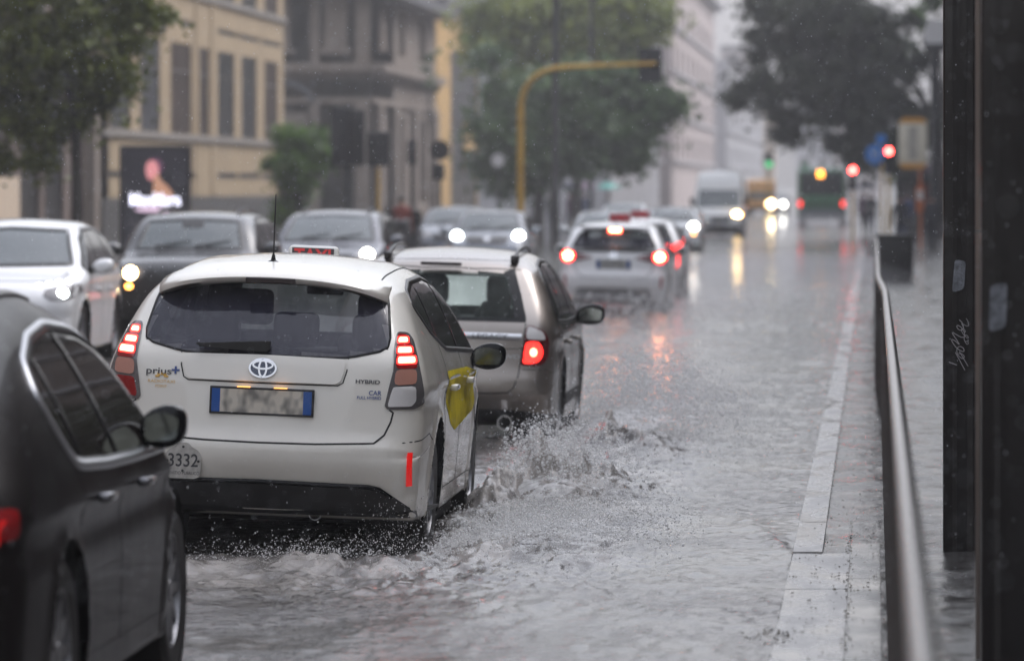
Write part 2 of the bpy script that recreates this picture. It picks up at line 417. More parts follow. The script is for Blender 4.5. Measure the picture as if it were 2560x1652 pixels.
    def strip(c, name, axis, line, w, mt, off=.002, closed=False, parent=None, sgn=1, join=None):
        pts = [Vector(p) for p in line]
        if closed: pts.append(pts[0])
        q = []
        for a, b in zip(pts, pts[1:]):
            k = max(1, int((b-a).length/.04)); q += [a.lerp(b, i/k) for i in range(k)]
        if not closed: q.append(pts[-1])
        n = len(q); V = []; F = []
        for i, p in enumerate(q):
            a = q[i-1] if (closed or i > 0) else p; b = q[(i+1) % n] if (closed or i < n-1) else p
            d = (b-a).normalized() if (b-a).length else Vector((1, 0)); nn = Vector((-d.y, d.x))*w/2
            for s in (-1, 1):
                e = p+nn*s; V.append(c.proj(axis, e.x, e.y, off, sgn))
            for s in (-1, 1):
                e = p+nn*s*1.05; V.append(c.proj(axis, e.x, e.y, -.004, sgn))
        for i in range(n if closed else n-1):
            j = (i+1) % n; F.append((i*4, i*4+1, j*4+1, j*4)); F.append((i*4+2, i*4, j*4, j*4+2)); F.append((i*4+1, i*4+3, j*4+3, j*4+1))
        if join is not None: join.add(V, F); return None
        return from_py(name, V, F, mt, parent or c.root, True)
    def text(c, name, axis, s, size, at, mt, off=.004, sx=1, parent=None, bold=0, sgn=1, slope=0):
        V, F = text_mesh(s, size, bold); fl = -1 if axis == 'front' else 1
        V = [c.proj(axis, at[0]+fl*v[0]*sx, at[1]+v[1]+slope*v[0], off, sgn) for v in V]
        return from_py(name, V, F, mt, parent or c.root)
    def cut(c, axis, poly, sgn=1): c.cuts.append((axis, poly, sgn))
    def finish(c, mt):
        V, F = c.V, c.F
        for yw in c.wheels:
            for k, v in enumerate(V):
                if abs(v.x) > c.W*.72:
                    d = math.hypot(v.y-yw, v.z-c.rw)
                    if abs(d-c.ra) < .03 and d > 1e-4 and v.z > .12:
                        f = c.ra/d; v.y = yw+(v.y-yw)*f; v.z = c.rw+(v.z-c.rw)*f
        keep = []
        for f in F:
            m = sum((V[i] for i in f), Vector())/4
            drop = False
            if abs(m.x) > c.W*.70:
                for yw in c.wheels:
                    if math.hypot(m.y-yw, m.z-c.rw) < c.ra-.002: drop = True
            if not drop:
                for ax, poly, sg in c.cuts:
                    if ax == 'rear' and m.y < c.L*.4 and inpoly(m.x, m.z, poly): drop = True
                    elif ax == 'front' and m.y > c.L*.5 and inpoly(m.x, m.z, poly): drop = True
                    elif ax == 'side' and m.x*sg > c.W*.5 and inpoly(m.y, m.z, poly): drop = True
            if not drop: keep.append(f)
        me = bpy.data.meshes.new('body'); me.from_pydata([tuple(v) for v in V], [], keep); me.update()
        c.body = link_mesh('body', me, mt, c.root, True)
        # wheel wells
        for yw in c.wheels:
            for s in (-1, 1):
                b = MB(); b.lathe([(c.ra+.012, s*(c.W-.03)), (c.ra+.012, s*(c.W-.36)), (.02, s*(c.W-.36))], 28, 'x', (0, yw, c.rw))
                b.build('wheel_arch', M['seam'], c.root, True)
        return c
    def add_wheels(c, sides=(-1, 1), spokes=7, rimr=.68, twist=0):
        for yw in c.wheels:
            for s in sides:
                w = empty('wheel', parent=c.root); x = s*(c.W-.02-c.tyre_w/2); w.location = (x, yw, c.rw)
                if s < 0: w.rotation_euler = (0, 0, PI)
                r, t = c.rw, c.tyre_w/2
                MB().lathe([(r*rimr, -t*.9), (r*.9, -t), (r*.985, -t*.8), (r, -t*.5), (r, t*.5), (r*.985, t*.8), (r*.9, t), (r*rimr, t*.85), (r*rimr-.02, t*.3), (r*rimr-.03, -t*.9)], 40, 'x').build('tyre', M['tyre'], w, True, 50)
                b = MB(); rr = r*rimr
                b.lathe([(rr, t*.86), (rr*.94, t*.9), (rr*.9, t*.5), (rr*.88, -t*.5)], 36, 'x')
                b.lathe([(rr*.22, t*.7), (rr*.18, t*.82), (0, t*.82)], 18, 'x')
                for k in range(spokes):
                    a = 2*PI*k/spokes; ca, sa = math.cos(a), math.sin(a); V = []
                    for rad, hw, xx in ((rr*.15, rr*.10, t*.76), (rr*.93, rr*.075, t*.8)):
                        for q in (-1, 1):
                            for dx in (0, -.025): V.append((xx+dx, ca*rad-sa*hw*q, sa*rad+ca*hw*q))
                    b.add(V, [(0, 2, 6, 4), (1, 5, 7, 3), (0, 4, 5, 1), (2, 3, 7, 6)])
                b.build('rim', M['rim'], w, True, 30)
                MB().lathe([(rr*.9, t*.1), (.01, t*.1)], 24, 'x').build('brake_disc', M['seam'], w)
    def mirror(c, y, z, mt, sides=(-1, 1), w=.22, h=.15, d=.12, out=.02, glass=True):
        for s in sides:
            x0 = abs(c.proj('side', y, z-.06, 0, s).x)
            mr = empty('wing_mirror', parent=c.root)
            bm = bmesh.new(); bmesh.ops.create_icosphere(bm, subdivisions=4, radius=1)
            for v in bm.verts:
                p = v.co; e = 2.6
                q = Vector([math.copysign(abs(a)**(2/e), a) for a in p])
                if q.y < -.3: q.y = -.3-(abs(q.y)-.3)*.15
                q.z *= 1-.18*max(0, -q.x*s); q.x *= 1
                v.co = Vector((s*(x0+out+w/2)+q.x*w/2, y+q.y*d*(.9 if q.y > 0 else 1), z+q.z*h/2+.01*q.x*s))
            MB().bm(bm).build('mirror_shell', mt, mr, True, 60)
            MB().prism(rpoly([(s*(x0-.05), z-h*.55), (s*(x0+out+.06), z-h*.3), (s*(x0+out+.09), z-h*.1), (s*(x0-.02), z-.0)] if s > 0 else [(s*(x0-.05), z-h*.55), (s*(x0-.02), z), (s*(x0+out+.09), z-h*.1), (s*(x0+out+.06), z-h*.3)]), y-.02, y+.05).build('mirror_arm', M['plastic'], mr, True)
            if glass:
                pl = rpoly([(s*(x0+out+.025), z-h*.33), (s*(x0+out+w-.03), z-h*.28), (s*(x0+out+w-.02), z+h*.22), (s*(x0+out+w*.5), z+h*.36), (s*(x0+out+.025), z+h*.26)])
                MB().prism(pl, y-d*.55, y-d*.42).build('mirror_glass', M['mirror_face'], mr)
    def place(c, X, Y, z=0, rz=0, roll=0, oncoming=False):
        if oncoming: c.root.rotation_euler = (0, 0, PI+rz); c.root.location = (X-math.sin(rz)*0, Y+c.L, z)
        else: c.root.rotation_euler = (0, roll, rz); c.root.location = (X, Y, z)
        return c
    def side_glass(c, polys, mt, seal=.03, sides=(-1, 1), chrome=None, cutit=False):
        for s in sides:
            for p in polys:
                g = c.patch('side_window', 'side', p, mt, .002, sgn=s)
                c.strip('window_seal', 'side', rpoly(p), seal, M['seal'], .005, True, g, s)
                if cutit: c.cut('side', p, s)
    def gaps(c, lines, axis='side', sides=(-1, 1), w=.006):
        for s in (sides if axis == 'side' else (1,)):
            b = MB()
            for ln in lines: c.strip('x', axis, ln, w, None, .0012, False, None, s, b)
            b.build('panel_seam', M['seam'], c.root)
def ellipse(cx, cz, a, b, n=28): return [(cx+a*math.cos(2*PI*k/n), cz+b*math.sin(2*PI*k/n)) for k in range(n)]
def rect(x0, x1, z0, z1): return [(x0, z0), (x1, z0), (x1, z1), (x0, z1)]
def emblem(c, axis, cx, cz, a, blue=True, lift=0):
    e = empty('emblem', parent=c.root); b = a*.68
    c.patch('emblem_ground', axis, ellipse(cx, cz, a, b), M['emblem_blue'] if blue else M['chrome'], .005+lift, e, rnd=False)
    m = MB(); w = a*.13
    for (x, z, p, q) in ((cx, cz, a*.96, b*.96), (cx, cz+b*.35, a*.72, b*.42), (cx, cz, a*.27, b*.9)):
        c.strip('x', axis, ellipse(x, z, p, q), w, None, .010+lift, True, None, 1, m)
    m.build('emblem_rings', M['chrome'], e, True)
def plate_mat():
    m, nt, b = newmat('smudged_number_plate'); b.inputs['Roughness'].default_value = .3
    tc = N(nt, 'ShaderNodeTexCoord'); mp = N(nt, 'ShaderNodeMapping'); mp.inputs['Scale'].default_value = (17, 1, 11); nt.links.new(tc.outputs['Object'], mp.inputs[0])
    n = N(nt, 'ShaderNodeTexNoise', Scale=1.0, Detail=1.0); nt.links.new(mp.outputs[0], n.inputs['Vector'])
    cr = N(nt, 'ShaderNodeValToRGB'); cr.color_ramp.elements[0].position = .36; cr.color_ramp.elements[0].color = (.22, .21, .19, 1)
    cr.color_ramp.elements[1].position = .6; cr.color_ramp.elements[1].color = (.66, .61, .52, 1)
    nt.links.new(n.outputs[0], cr.inputs[0]); nt.links.new(cr.outputs[0], b.inputs['Base Color']); return m
M['plate'] = plate_mat()
M['plate_far'] = mat('number_plate_white', (.42, .42, .40), .3)
def number_plate(c, axis, cx, cz, w=.52, h=.115, y=None, y2=None, simple=False, chars=None):
    p = c.proj(axis, cx, cz); s = -1 if axis == 'rear' else 1
    yy = p.y+s*.012 if y is None else y
    e = empty('number_plate', (cx, yy, cz), (0, 0, 0 if axis == 'rear' else PI), c.root)
    MB().box(-w/2-.012, w/2+.012, -.004, .03, -h/2-.012, h/2+.012, .004).build('plate_frame', M['plastic'], e)
    MB().box(-w/2+.045, w/2-.045, -.008, 0, -h/2, h/2).build('plate_face', M['plate'] if not simple else M['plate_far'], e)
    for s2 in (-1, 1): MB().box(*sorted((s2*(w/2), s2*(w/2-.045))), -.0082, 0, -h/2, h/2).build('plate_band', M['plate_blue'], e)
    if chars: flat_text('plate_characters', chars, h*.95, (0, -.0095, 0), M['ink'], e, sx=.72)
    return e
# ------------------------------------------------------------------ the white taxi in front
TXX, TXY, TROLL = -3.35, 27.65, .043
def g4(x, y): return (240+x*.4189, 560+y*.4189)
def tl(p, yl, X0=TXX, Y0=TXY, roll=TROLL, z0=0.0):
    s = FPX/(Y0+yl); dx = wx(p[0], s)-X0; dz = wz(p[1], s)-z0
    return (dx*math.cos(roll)-dz*math.sin(roll), dx*math.sin(roll)+dz*math.cos(roll))
def t4(lst, yl): return [tl(g4(*p), yl) for p in lst]
M['lamp_dark'] = mat('unlit_lamp_strip', (.03, .018, .018), .25)
def make_taxi():
    L = 4.62
    sil = [(.16, .19), (.10, .30), (.035, .42), (.0, .50), (.0, .60), (.035, .64), (.05, .80), (.075, .95), (.10, 1.07), (.17, 1.17), (.30, 1.33), (.43, 1.455),
           (.60, 1.525), (1.0, 1.572), (1.7, 1.60), (2.3, 1.585), (2.8, 1.53), (3.15, 1.42), (3.75, 1.06), (4.1, .96), (4.42, .80), (4.58, .62), (4.62, .45), (4.55, .24), (4.3, .17), (2.3, .15), (.5, .17)]
    c = Car('taxi', sil, L, .888, zb=.97, tum=.32, tum2=.28, ar=.065, wheels=(.98, 3.76), rw=.335, step=.035, K=22, rb=.15, rt=.13, crown_e=.11, crown_t=.05, crease=.014)
    tag(c.root, 'big white estate taxi with number 3332 on its bumper, ploughing through the flood', 'taxi')
    # rear glass
    right = t4([(1650, 402), (1712, 420), (1735, 500), (1768, 745), (1500, 797)], .28)
    zt = t4([(1000, 352)], .42)[0][1]; zb_ = t4([(1000, 783)], .1)[0][1]
    glass = [(0, zb_)]+[right[4], right[3], right[2], right[1], right[0]]+[(.0, zt+.03)]
    glass = [(0, zb_)]+[p for p in glass[1:-1]]+[(0, zt+.03)]+[(-x, z) for x, z in glass[1:-1][::-1]]
    c.rear_glass = glass
    g = c.patch('rear_window', 'rear', glass, M['glass_smoke'], .002)
    c.cut('rear', [(x*.965, zb_+(z-zb_)*.955+.012) for x, z in glass])
    c.strip('window_seal', 'rear', rpoly(glass), .012, M['gloss_black'], .004, True, g)
    # interior seen through it
    MB().box(-.70, .70, .5, 3.3, .35, .55).build('cabin_floor', M['dash'], c.root)
    for x in (-.45, 0, .45):
        MB().box(x-.13, x+.13, 1.55, 1.66, 1.06, 1.26, .04).build('headrest', M['seat'], c.root, True)
    MB().box(-.68, .68, 1.5, 1.68, .5, 1.05, .05).build('rear_seat', M['seat'], c.root, True)
    for x in (-.38, .38):
        s = MB().box(x-.24, x+.24, 2.5, 2.66, .5, 1.12, .06).build('front_seat', M['seat'], c.root, True)
        MB().box(x-.13, x+.13, 2.53, 2.64, 1.15, 1.36, .04).build('headrest', M['seat'], s, True)
    MB().box(-.7, .7, 3.35, 3.7, .5, 1.0, .05).build('dashboard', M['dash'], c.root, True)
    MB().box(-.11, .11, 3.05, 3.07, 1.33, 1.39, .01).build('cabin_mirror', M['dash'], c.root)
    # windscreen so that daylight comes through the cabin
    ws = [(0, 1.09), (.62, 1.08), (.52, 1.42), (0, 1.47)]; ws = ws+[(-x, z) for x, z in ws[::-1] if x]
    c.patch('windscreen', 'front', ws, M['glass_clear'], .002, grid=.08); c.cut('front', ws)
    # spoiler over the glass, drooping at both ends
    V = []; F = []; ns = 29
    for i in range(ns):
        u = -1+2*i/(ns-1); x = u*.625; e = abs(u)**5; e2 = abs(u)**9
        zr = 1.50-.055*u*u-.03*e; yb = .25+.055*u*u+.10*e2
        prof = [(yb+.0, zr-.035-.01*e), (yb-.008, zr-.016), (yb+.012, zr+.0), (yb+.12, zr+.028), (.62+.02*u*u, zr+.062-.02*e), (.60, zr-.02), (yb+.14, zr-.055-.02*e)]
        V += [(x, y, z) for y, z in prof]
    k = 7
    for i in range(ns-1):
        for j in range(k): F.append((i*k+j, i*k+(j+1) % k, (i+1)*k+(j+1) % k, (i+1)*k+j))
    F.append(tuple(range(k))); F.append(tuple((ns-1)*k+j for j in range(k))[::-1])
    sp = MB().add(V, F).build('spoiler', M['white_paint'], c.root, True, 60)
    MB().box(-.135, .135, .232, .30, 1.452, 1.480, .004).build('brake_light_strip', M['lamp_dark'], sp)
    # roof seams and rails
    c.gaps([[(-.56, .62), (-.565, 1.2), (-.56, 2.6)], [(.56, .62), (.565, 1.2), (.56, 2.6)]], 'top', w=.008)
    c.gaps([[(-.56, .70), (-.3, .60), (0, .575), (.3, .60), (.56, .70)]], 'top', w=.006)
    # lamps
    for s in (-1, 1):
        out = t4([(1775, 650), (1835, 655), (1868, 700), (1900, 800), (1925, 900), (1943, 1000), (1940, 1080), (1890, 1108), (1740, 1108), (1722, 1085), (1745, 980), (1772, 870), (1768, 740)], .12)
        out = [(x*s, z) for x, z in out][::s]
        la = c.patch('tail_lamp', 'rear', out, M['lamp_housing'], .008)
        def sub(nm, pts, mt, off, yl=.1, rn=True):
            q = [(x*s, z) for x, z in t4(pts, yl)][::s]; return c.patch(nm, 'rear', q, mt, off, la, .02, rnd=rn)
        sub('red_band', [(1778, 662), (1822, 666), (1842, 700), (1866, 745), (1890, 800), (1902, 868), (1782, 868), (1780, 780)], M['red_lens'], .011)
        for (x0, x1, y0, y1) in ((1782, 1836, 684, 716), (1784, 1862, 742, 778), (1788, 1886, 798, 838)):
            sub('lit_bar', [(x0-3, y0-6), (x1+2, y0-6), (x1+10, y1+6), (x0-3, y1+6)], M['tail_red'], .013)
            sub('lit_core', [(x0+4, y0+2), (x1-6, y0+2), (x1, y1-2), (x0+4, y1-2)], M['led_core'], .015)
        sub('reflector', [(1782, 872), (1898, 872), (1900, 960), (1774, 965)], M['amber_lens'], .012)
        if s > 0: sub('reversing_lens', [(1770, 975), (1898, 972), (1896, 1060), (1870, 1092), (1742, 1092), (1740, 1075), (1755, 1020)], M['clear_lens'], .012)
        else: sub('fog_lens', [(1774, 978), (1896, 975), (1896, 1075), (1750, 1090), (1745, 1070), (1760, 1020)], M['red_lens'], .012)
    # handle panel below the glass
    def half(lst, yl): return t4(lst, yl)
    lip = [(0, t4([(990, 960)], .06)[0][1])]; 
    q = half([(1500, 800), (1492, 880), (1470, 950), (1440, 966)], .07)
    ln = [(-x, z) for x, z in q]+[(0, q[3][1]-.002)]+q[::-1]
    c.gaps([ln], 'rear', w=.007)
    ty = MB(); ys = []
    zt2 = q[0][1]; zb2 = q[3][1]
    p = [(0, zb2+.006), (q[3][0]-.012, zb2+.006), (q[2][0]-.014, q[2][1]+.006), (q[1][0]-.012, q[1][1]), (q[0][0]-.012, q[0][1]-.012)]
    garn = p+[(0, zt2-.004)]+[(-x, z) for x, z in p[1:][::-1]]
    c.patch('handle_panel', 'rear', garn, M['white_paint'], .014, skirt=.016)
    # number plate recess light + plate
    pz = t4([(990, 1058)], .05)[0]; pw = t4([(1300, 1070), (685, 1040)], .05)
    number_plate(c, 'rear', pz[0], pz[1], .54, .125)
    for x in (-.10, .10):
        MB().box(pz[0]+x-.035, pz[0]+x+.035, .028, .05, pz[1]+.073, pz[1]+.079).build('plate_lamp', M['dim_amber'], c.root)
    # hatch gap
    h = half([(1742, 1112), (1765, 1130), (1752, 1185), (1715, 1262), (1655, 1310), (1600, 1311)], .05)
    zc = half([(1000, 1300)], .02)[0][1]
    ln = [(-x, z) for x, z in h]+[(-.3, zc), (0, zc-.003), (.3, zc)]+h[::-1]
    c.gaps([ln], 'rear', w=.010)
    # bumper lower valance
    def s7(x, y): return tl((400+x*.4608, 1000+y*.4608), .08)
    v = [s7(*p) for p in [(1130, 460), (1190, 475), (1250, 520), (1330, 580), (1420, 650), (1455, 690)]]
    zc2 = s7(600, 428)[1]
    top = [(0, zc2)]+v
    val = [(0, .13), (.74, .13)]+[(x, z) for x, z in v[::-1]]+[(0, zc2)]+[(-x, z) for x, z in v]+[(-.74, .13)]
    c.patch('rear_valance', 'rear', val, M['plastic'], .006, rnd=False)
    c.strip('valance_lip', 'rear', [(-x, z-.012) for x, z in v[:3][::-1]]+[(0, zc2-.012)]+[(x, z-.012) for x, z in v[:3]], .018, M['gloss_black'], .016)
    # side reflector bars on the bumper
    for s in (-1, 1):
        rf = [s7(*p) for p in [(1338, 288), (1362, 288), (1356, 470), (1328, 472)]]
        rf = [(x*s, z) for x, z in rf][::s]
        c.patch('bumper_reflector', 'rear', rf, M['reflect_lit'], .006, rnd=False)
    # licence badge 3332
    bx = t4([(520, 1400)], .02)[0]; e = empty('licence_badge', (bx[0], -.012 if True else 0, bx[1]), parent=c.root)
    pr = c.proj('rear', *bx); e.location = (bx[0], pr.y-.014, bx[1]-.01)
    w, hh = .098, .095
    shp = [(-w, -hh), (w, -hh), (w, hh*.35), (w*.82, hh*.62), (w*.5, hh*.78), (w*.25, hh*1.05), (-w*.25, hh*1.05), (-w*.5, hh*.78), (-w*.82, hh*.62), (-w, hh*.35)]
    MB().prism(rpoly(shp), -.004, .012).build('badge_plate', M['badge'], e)
    flat_text('badge_number', '3332', .098, (0, -.007, .0), M['ink'], e, sx=.86, bold=.0012)
    flat_text('badge_words', 'SERVIZIO PUBBLICO', .024, (0, -.007, -.066), M['ink'], e, sx=.86)
    b = MB()
    for q_ in ((-w*.86, 0), (w*.86, 0), (0, -hh*.55), (0, hh*.8)): b.lathe([(0, -.010), (.007, -.010), (.007, 0)], 10, 'y', (q_[0], 0, q_[1]))
    b.build('badge_screw', M['plastic'], e)
    # names and stickers
    emblem(c, 'rear', *t4([(996, 862)], .07)[0], .148*.5, True, .014)
    def at(x, y): return t4([(x, y)], .07)[0]
    c.text('model_script', 'rear', 'prius', .050, at(368, 878), M['ink'], .006, 1.45, bold=.0005, slope=0)
    pl = at(470, 872); m = MB()
    c.strip('x', 'rear', [(pl[0]-.022, pl[1]), (pl[0]+.022, pl[1])], .010, None, .006, join=m); c.strip('x', 'rear', [(pl[0], pl[1]-.02), (pl[0], pl[1]+.02)], .010, None, .007, join=m)
    m.build('model_script_plus', M['blue_ink'], c.root)
    c.text('model_badge', 'rear', 'HYBRID', .028, at(1616, 945), M['ink'], .006, 1.35, bold=.0008)
    c.text('sticker_word', 'rear', 'CAR', .034, at(1660, 1012), M['blue_ink'], .006, 1.0, bold=.0005)
    c.text('sticker_word', 'rear', 'FULL HYBRID', .022, at(1625, 1040), M['blue_ink'], .006, 1.0, bold=.0004)
    o = at(385, 935)
    c.text('company_sticker', 'rear', 'RADIOTAXI', .022, (o[0], o[1]-.004), M['orange_ink'], .006, 1.3); c.text('company_sticker', 'rear', 'POINT', .020, (o[0], o[1]-.03), M['orange_ink'], .006, 1.1)
    m = MB()
    for k in range(5):
        a = R(180-k*45); c.strip('x', 'rear', [(o[0]+math.cos(a)*.012, o[1]+.024+math.sin(a)*.006), (o[0]+math.cos(a)*.036, o[1]+.024+math.sin(a)*.02)], .009, None, .006, join=m)
    m.build('company_crown', M['orange_ink'], c.root)
    # rear wiper
    wz_ = at(1020, 725); e = empty('rear_wiper', parent=c.root)
    yb = c.proj('rear', 0, wz_[1]).y-.03
    xl, xr = at(598, 712)[0], at(1038, 725)[0]; zl = at(598, 712)[1]; zr = at(1038, 725)[1]
    MB().prism([(xl, zl-.004), (xl+.08, zl-.018), (xr-.02, zr-.035), (xr, zr-.02), (xr, zr+.022), (xr-.04, zr+.022), (xl+.12, zl+.01), (xl, zl+.004)], yb-.02, yb+.012).build('wiper_arm', M['plastic'], e)
    MB().prism([(xl+.01, zl-.016), (xl+.36, zl-.034), (xl+.36, zl-.026), (xl+.01, zl-.008)], yb+.0, yb+.02).build('wiper_blade', M['seam'], e)
    # aerial
    ax, az = 0.02, 1.0
    pt = c.proj('top', -.055, .80); e = empty('aerial', pt, parent=c.root)
    MB().lathe([(.033, 0), (.03, .012), (.014, .02), (.010, .04), (.008, .05), (0, .05)], 20, 'z').build('aerial_base', M['gloss_black'], e, True)
    MB().tube([(0, 0, .04), (.0, -.008, .385)], [.005, .0025], 8).build('aerial_rod', M['plastic'], e)
    # roof sign
    pt = c.proj('top', -.065, 2.95); e = empty('roof_sign', (pt.x+.0, pt.y, pt.z-.01), parent=c.root)
    MB().box(-.150, .150, -.05, .05, 0, .150, .03).build('sign_body', M['sign_white'], e, True)
    MB().box(-.125, .125, -.055, 0, .030, .136).build('sign_face', M['taxi_face'], e)
    flat_text('sign_letters', 'TAXI', .105, (0, -.0565, .088), M['taxi_letter'], e, sx=.95, bold=.003)
    # sides
    dlo = [(.80, 1.34), (1.12, 1.20), (1.7, 1.085), (3.45, 1.02), (3.62, 1.05), (3.2, 1.27), (2.85, 1.42), (2.2, 1.475), (1.4, 1.465), (.95, 1.42)]
    c.side_glass([dlo], M['tint'], .03)
    for s in (-1, 1):
        for ln in ([(1.36, 1.15), (1.42, 1.46)], [(2.42, 1.06), (2.38, 1.47)]): c.strip('window_pillar', 'side', ln, .05, M['gloss_black'], .004, sgn=s)
        c.patch('yellow_wrap', 'side', [(1.38, .97), (1.50, .78), (1.75, .66), (2.1, .60), (2.5, .66), (3.0, .68), (3.35, .66), (3.5, .72), (3.45, .90), (2.7, .95)], M['taxi_yellow'], .0016, sgn=s, skirt=0)
        for y in (1.72, 2.86):
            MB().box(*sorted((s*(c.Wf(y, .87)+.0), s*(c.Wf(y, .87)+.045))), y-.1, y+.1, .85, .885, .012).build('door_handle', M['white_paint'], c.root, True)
    c.gaps([[(1.36, 1.12), (1.40, .75), (1.52, .36), (1.55, .3)], [(2.42, 1.05), (2.44, .3)], [(3.42, 1.0), (3.46, .6), (3.42, .3)], [(1.55, .3), (3.42, .3)], [(.12, .62), (.5, .66), (.63, .62)]])
    c.mirror(3.15, 1.0, M['gloss_black'], w=.21, h=.16, out=-.01)
    c.add_wheels(spokes=9)
    ex = MB().lathe([(.035, -.02), (.035, .3), (.03, .3), (.03, -.02), (.035, -.02)], 16, 'y', (.30, .22, .21)).build('exhaust_pipe', M['rim'], c.root)
    MB().box(-.80, .80, 1.7, 3.2, .06, .2, .03).build('underbody_light_block', M['seam'], c.root)  # underside box set low to keep light off the water beneath
    MB().box(-.80, .80, 4.2, 4.3, .02, .25, .01).build('front_light_block', M['seam'], c.root)  # added unseen dark piece, blocks light passing under the car
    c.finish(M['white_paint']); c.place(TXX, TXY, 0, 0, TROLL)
    for w_ in c.root.children:
        if w_.name.split('.')[0] == 'wheel': w_.location.z -= .045
    return c
M['reflect_lit'] = emit('red_reflector_glow', (1, .02, .015), .28, (.6, .01, .01))  # weak emission imitates returned light; the reflector is no lamp
M['badge'] = mat('badge_tin', (.50, .48, .45), .3, metal=.3, noise=(25, .3))
taxi = make_taxi()

# ------------------------------------------------------------------ the silver-brown estate beyond it
SBX, SBY, SBR, SBZ = -3.385, FPX/321, .030, -.08
def g5(x, y): return (900+x*.4805, 560+y*.4805)
def s5(lst, yl): return [tl(g5(*p), yl, SBX, SBY, SBR, SBZ) for p in lst]
def make_estate():
    L = 4.73
    sil = [(.16, .20), (.09, .33), (.0, .44), (.0, .56), (.03, .64), (.05, .80), (.075, .98), (.16, 1.12), (.30, 1.28), (.42, 1.41), (.52, 1.485),
           (.9, 1.545), (1.6, 1.575), (2.2, 1.56), (2.6, 1.50), (3.0, 1.32), (3.5, 1.03), (4.1, .93), (4.5, .80), (4.7, .62), (4.73, .45), (4.65, .25), (4.4, .18), (2.3, .17), (.5, .18)]
    c = Car('estate_car', sil, L, .885, zb=.96, tum=.30, tum2=.28, ar=.05, wheels=(.98, 3.65), rw=.34, step=.04, K=20, rb=.13, rt=.12, crown_e=.09, crown_t=.05)
    tag(c.root, 'silver brown estate car with roof rails just ahead of the big white taxi', 'car')
    z = lambda x, y, yl=.1: s5([(x, y)], yl)[0]
    gr = [z(795, 500, .1), z(800, 420, .18), z(765, 262, .35)]
    glass = [(0, gr[0][1]), gr[0], gr[1], gr[2], (0, gr[2][1]+.01)]; glass = glass+[(-x, q) for x, q in glass[1:4][::-1]]
    c.patch('rear_window', 'rear', glass, M['glass_clear'], .004)
    out = [z(860, 505, .08), z(800, 235, .4)]
    surround = [(0, out[0][1]-.0), (out[0][0], out[0][1]), (out[1][0]+.01, out[1][1]), (0, out[1][1]+.015), (-out[1][0]-.01, out[1][1]), (-out[0][0], out[0][1])]
    # black border of the window: ring between surround and glass
    m = MB()
    c.strip('x', 'rear', [(out[0][0]-.04, out[0][1]+.01), ((out[0][0]+out[1][0])/2-.035, (out[0][1]+out[1][1])/2), (out[1][0]-.04, out[1][1]-.01)], .085, None, .003, join=m)
    c.strip('x', 'rear', [(-out[0][0]+.04, out[0][1]+.01), (-(out[0][0]+out[1][0])/2+.035, (out[0][1]+out[1][1])/2), (-out[1][0]+.04, out[1][1]-.01)], .085, None, .003, join=m)
    c.strip('x', 'rear', [(-out[1][0]+.03, out[1][1]-.01), (0, out[1][1]+.005), (out[1][0]-.03, out[1][1]+.0)], .12, None, .0035, join=m)
    c.strip('x', 'rear', [(-out[0][0], out[0][1]+.004), (out[0][0], out[0][1]+.004)], .03, None, .0045, join=m)
    m.build('window_surround', M['gloss_black'], c.root, True)
    c.cut('rear', [(x*.99, q) for x, q in glass])
    ws = [(0, 1.05), (.63, 1.04), (.50, 1.43), (0, 1.47)]; ws = ws+[(-x, q) for x, q in ws[::-1] if x]
    c.patch('windscreen', 'front', ws, M['glass_front'], .002, grid=.08); c.cut('front', ws)
    MB().box(-.72, .72, .5, 3.3, .35, .55).build('cabin_floor', M['dash'], c.root)
    MB().box(-.68, .68, 1.35, 1.52, .5, .98, .05).build('rear_seat', M['seat'], c.root, True)
    MB().box(-.68, .68, .3, 1.4, .86, .90).build('luggage_cover', M['dash'], c.root)
    for x in (-.30, .30):
        s = MB().box(x-.24, x+.24, 2.25, 2.42, .5, 1.06, .06).build('front_seat', M['seat'], c.root, True)
        MB().box(x-.145, x+.145, 2.27, 2.38, 1.08, 1.33, .06).build('headrest', M['seat'], s, True)
        MB().box(x-.12, x+.12, 1.38, 1.47, .99, 1.14, .04).build('headrest', M['seat'], c.root, True)
    MB().box(-.72, .72, 3.1, 3.45, .5, .97, .05).build('dashboard', M['dash'], c.root, True)
    # lamps
    for s in (-1, 1):
        o = s5([(868, 520), (962, 560), (983, 615), (975, 700), (945, 735), (900, 742), (832, 735), (848, 640)], .1)
        o = [(x*s, q) for x, q in o][::s]
        la = c.patch('tail_lamp', 'rear', o, M['dark_red_lens'], .006)
        def sub(nm, pts, mt, off):
            q = [(x*s, w) for x, w in s5(pts, .1)][::s]; return c.patch(nm, 'rear', q, mt, off, la, .02)
        sub('clear_lens', [(872, 528), (950, 562), (965, 604), (862, 600)], M['clear_lens'], .009)
        sub('lit_lens', [(862, 612), (930, 614), (946, 650), (935, 705), (890, 728), (846, 724)], M['red_glow'], .009)
        cz = s5([(902, 668)], .1)[0]; c.patch('lit_core', 'rear', ellipse(cz[0]*s, cz[1], .028, .034, 14), M['led_core'], .012, la, .02, rnd=False)
        m = MB()
        for rr in (.045, .065): c.strip('x', 'rear', ellipse(cz[0]*s, cz[1], rr, rr*1.2, 20), .010, None, .011, True, None, 1, m)
        m.build('lit_ring', M['tail_red'], la)
    # chrome bar, plate, gaps
    a = z(838, 590, .06); zz = a[1]
    c.strip('chrome_bar', 'rear', [(-a[0], zz), (0, zz+.006), (a[0], zz)], .05, M['satin_chrome'], .012)
    c.text('marque_letters', 'rear', 'LEGACY', .05, (.36, zz), M['ink'], .016, 1.5)
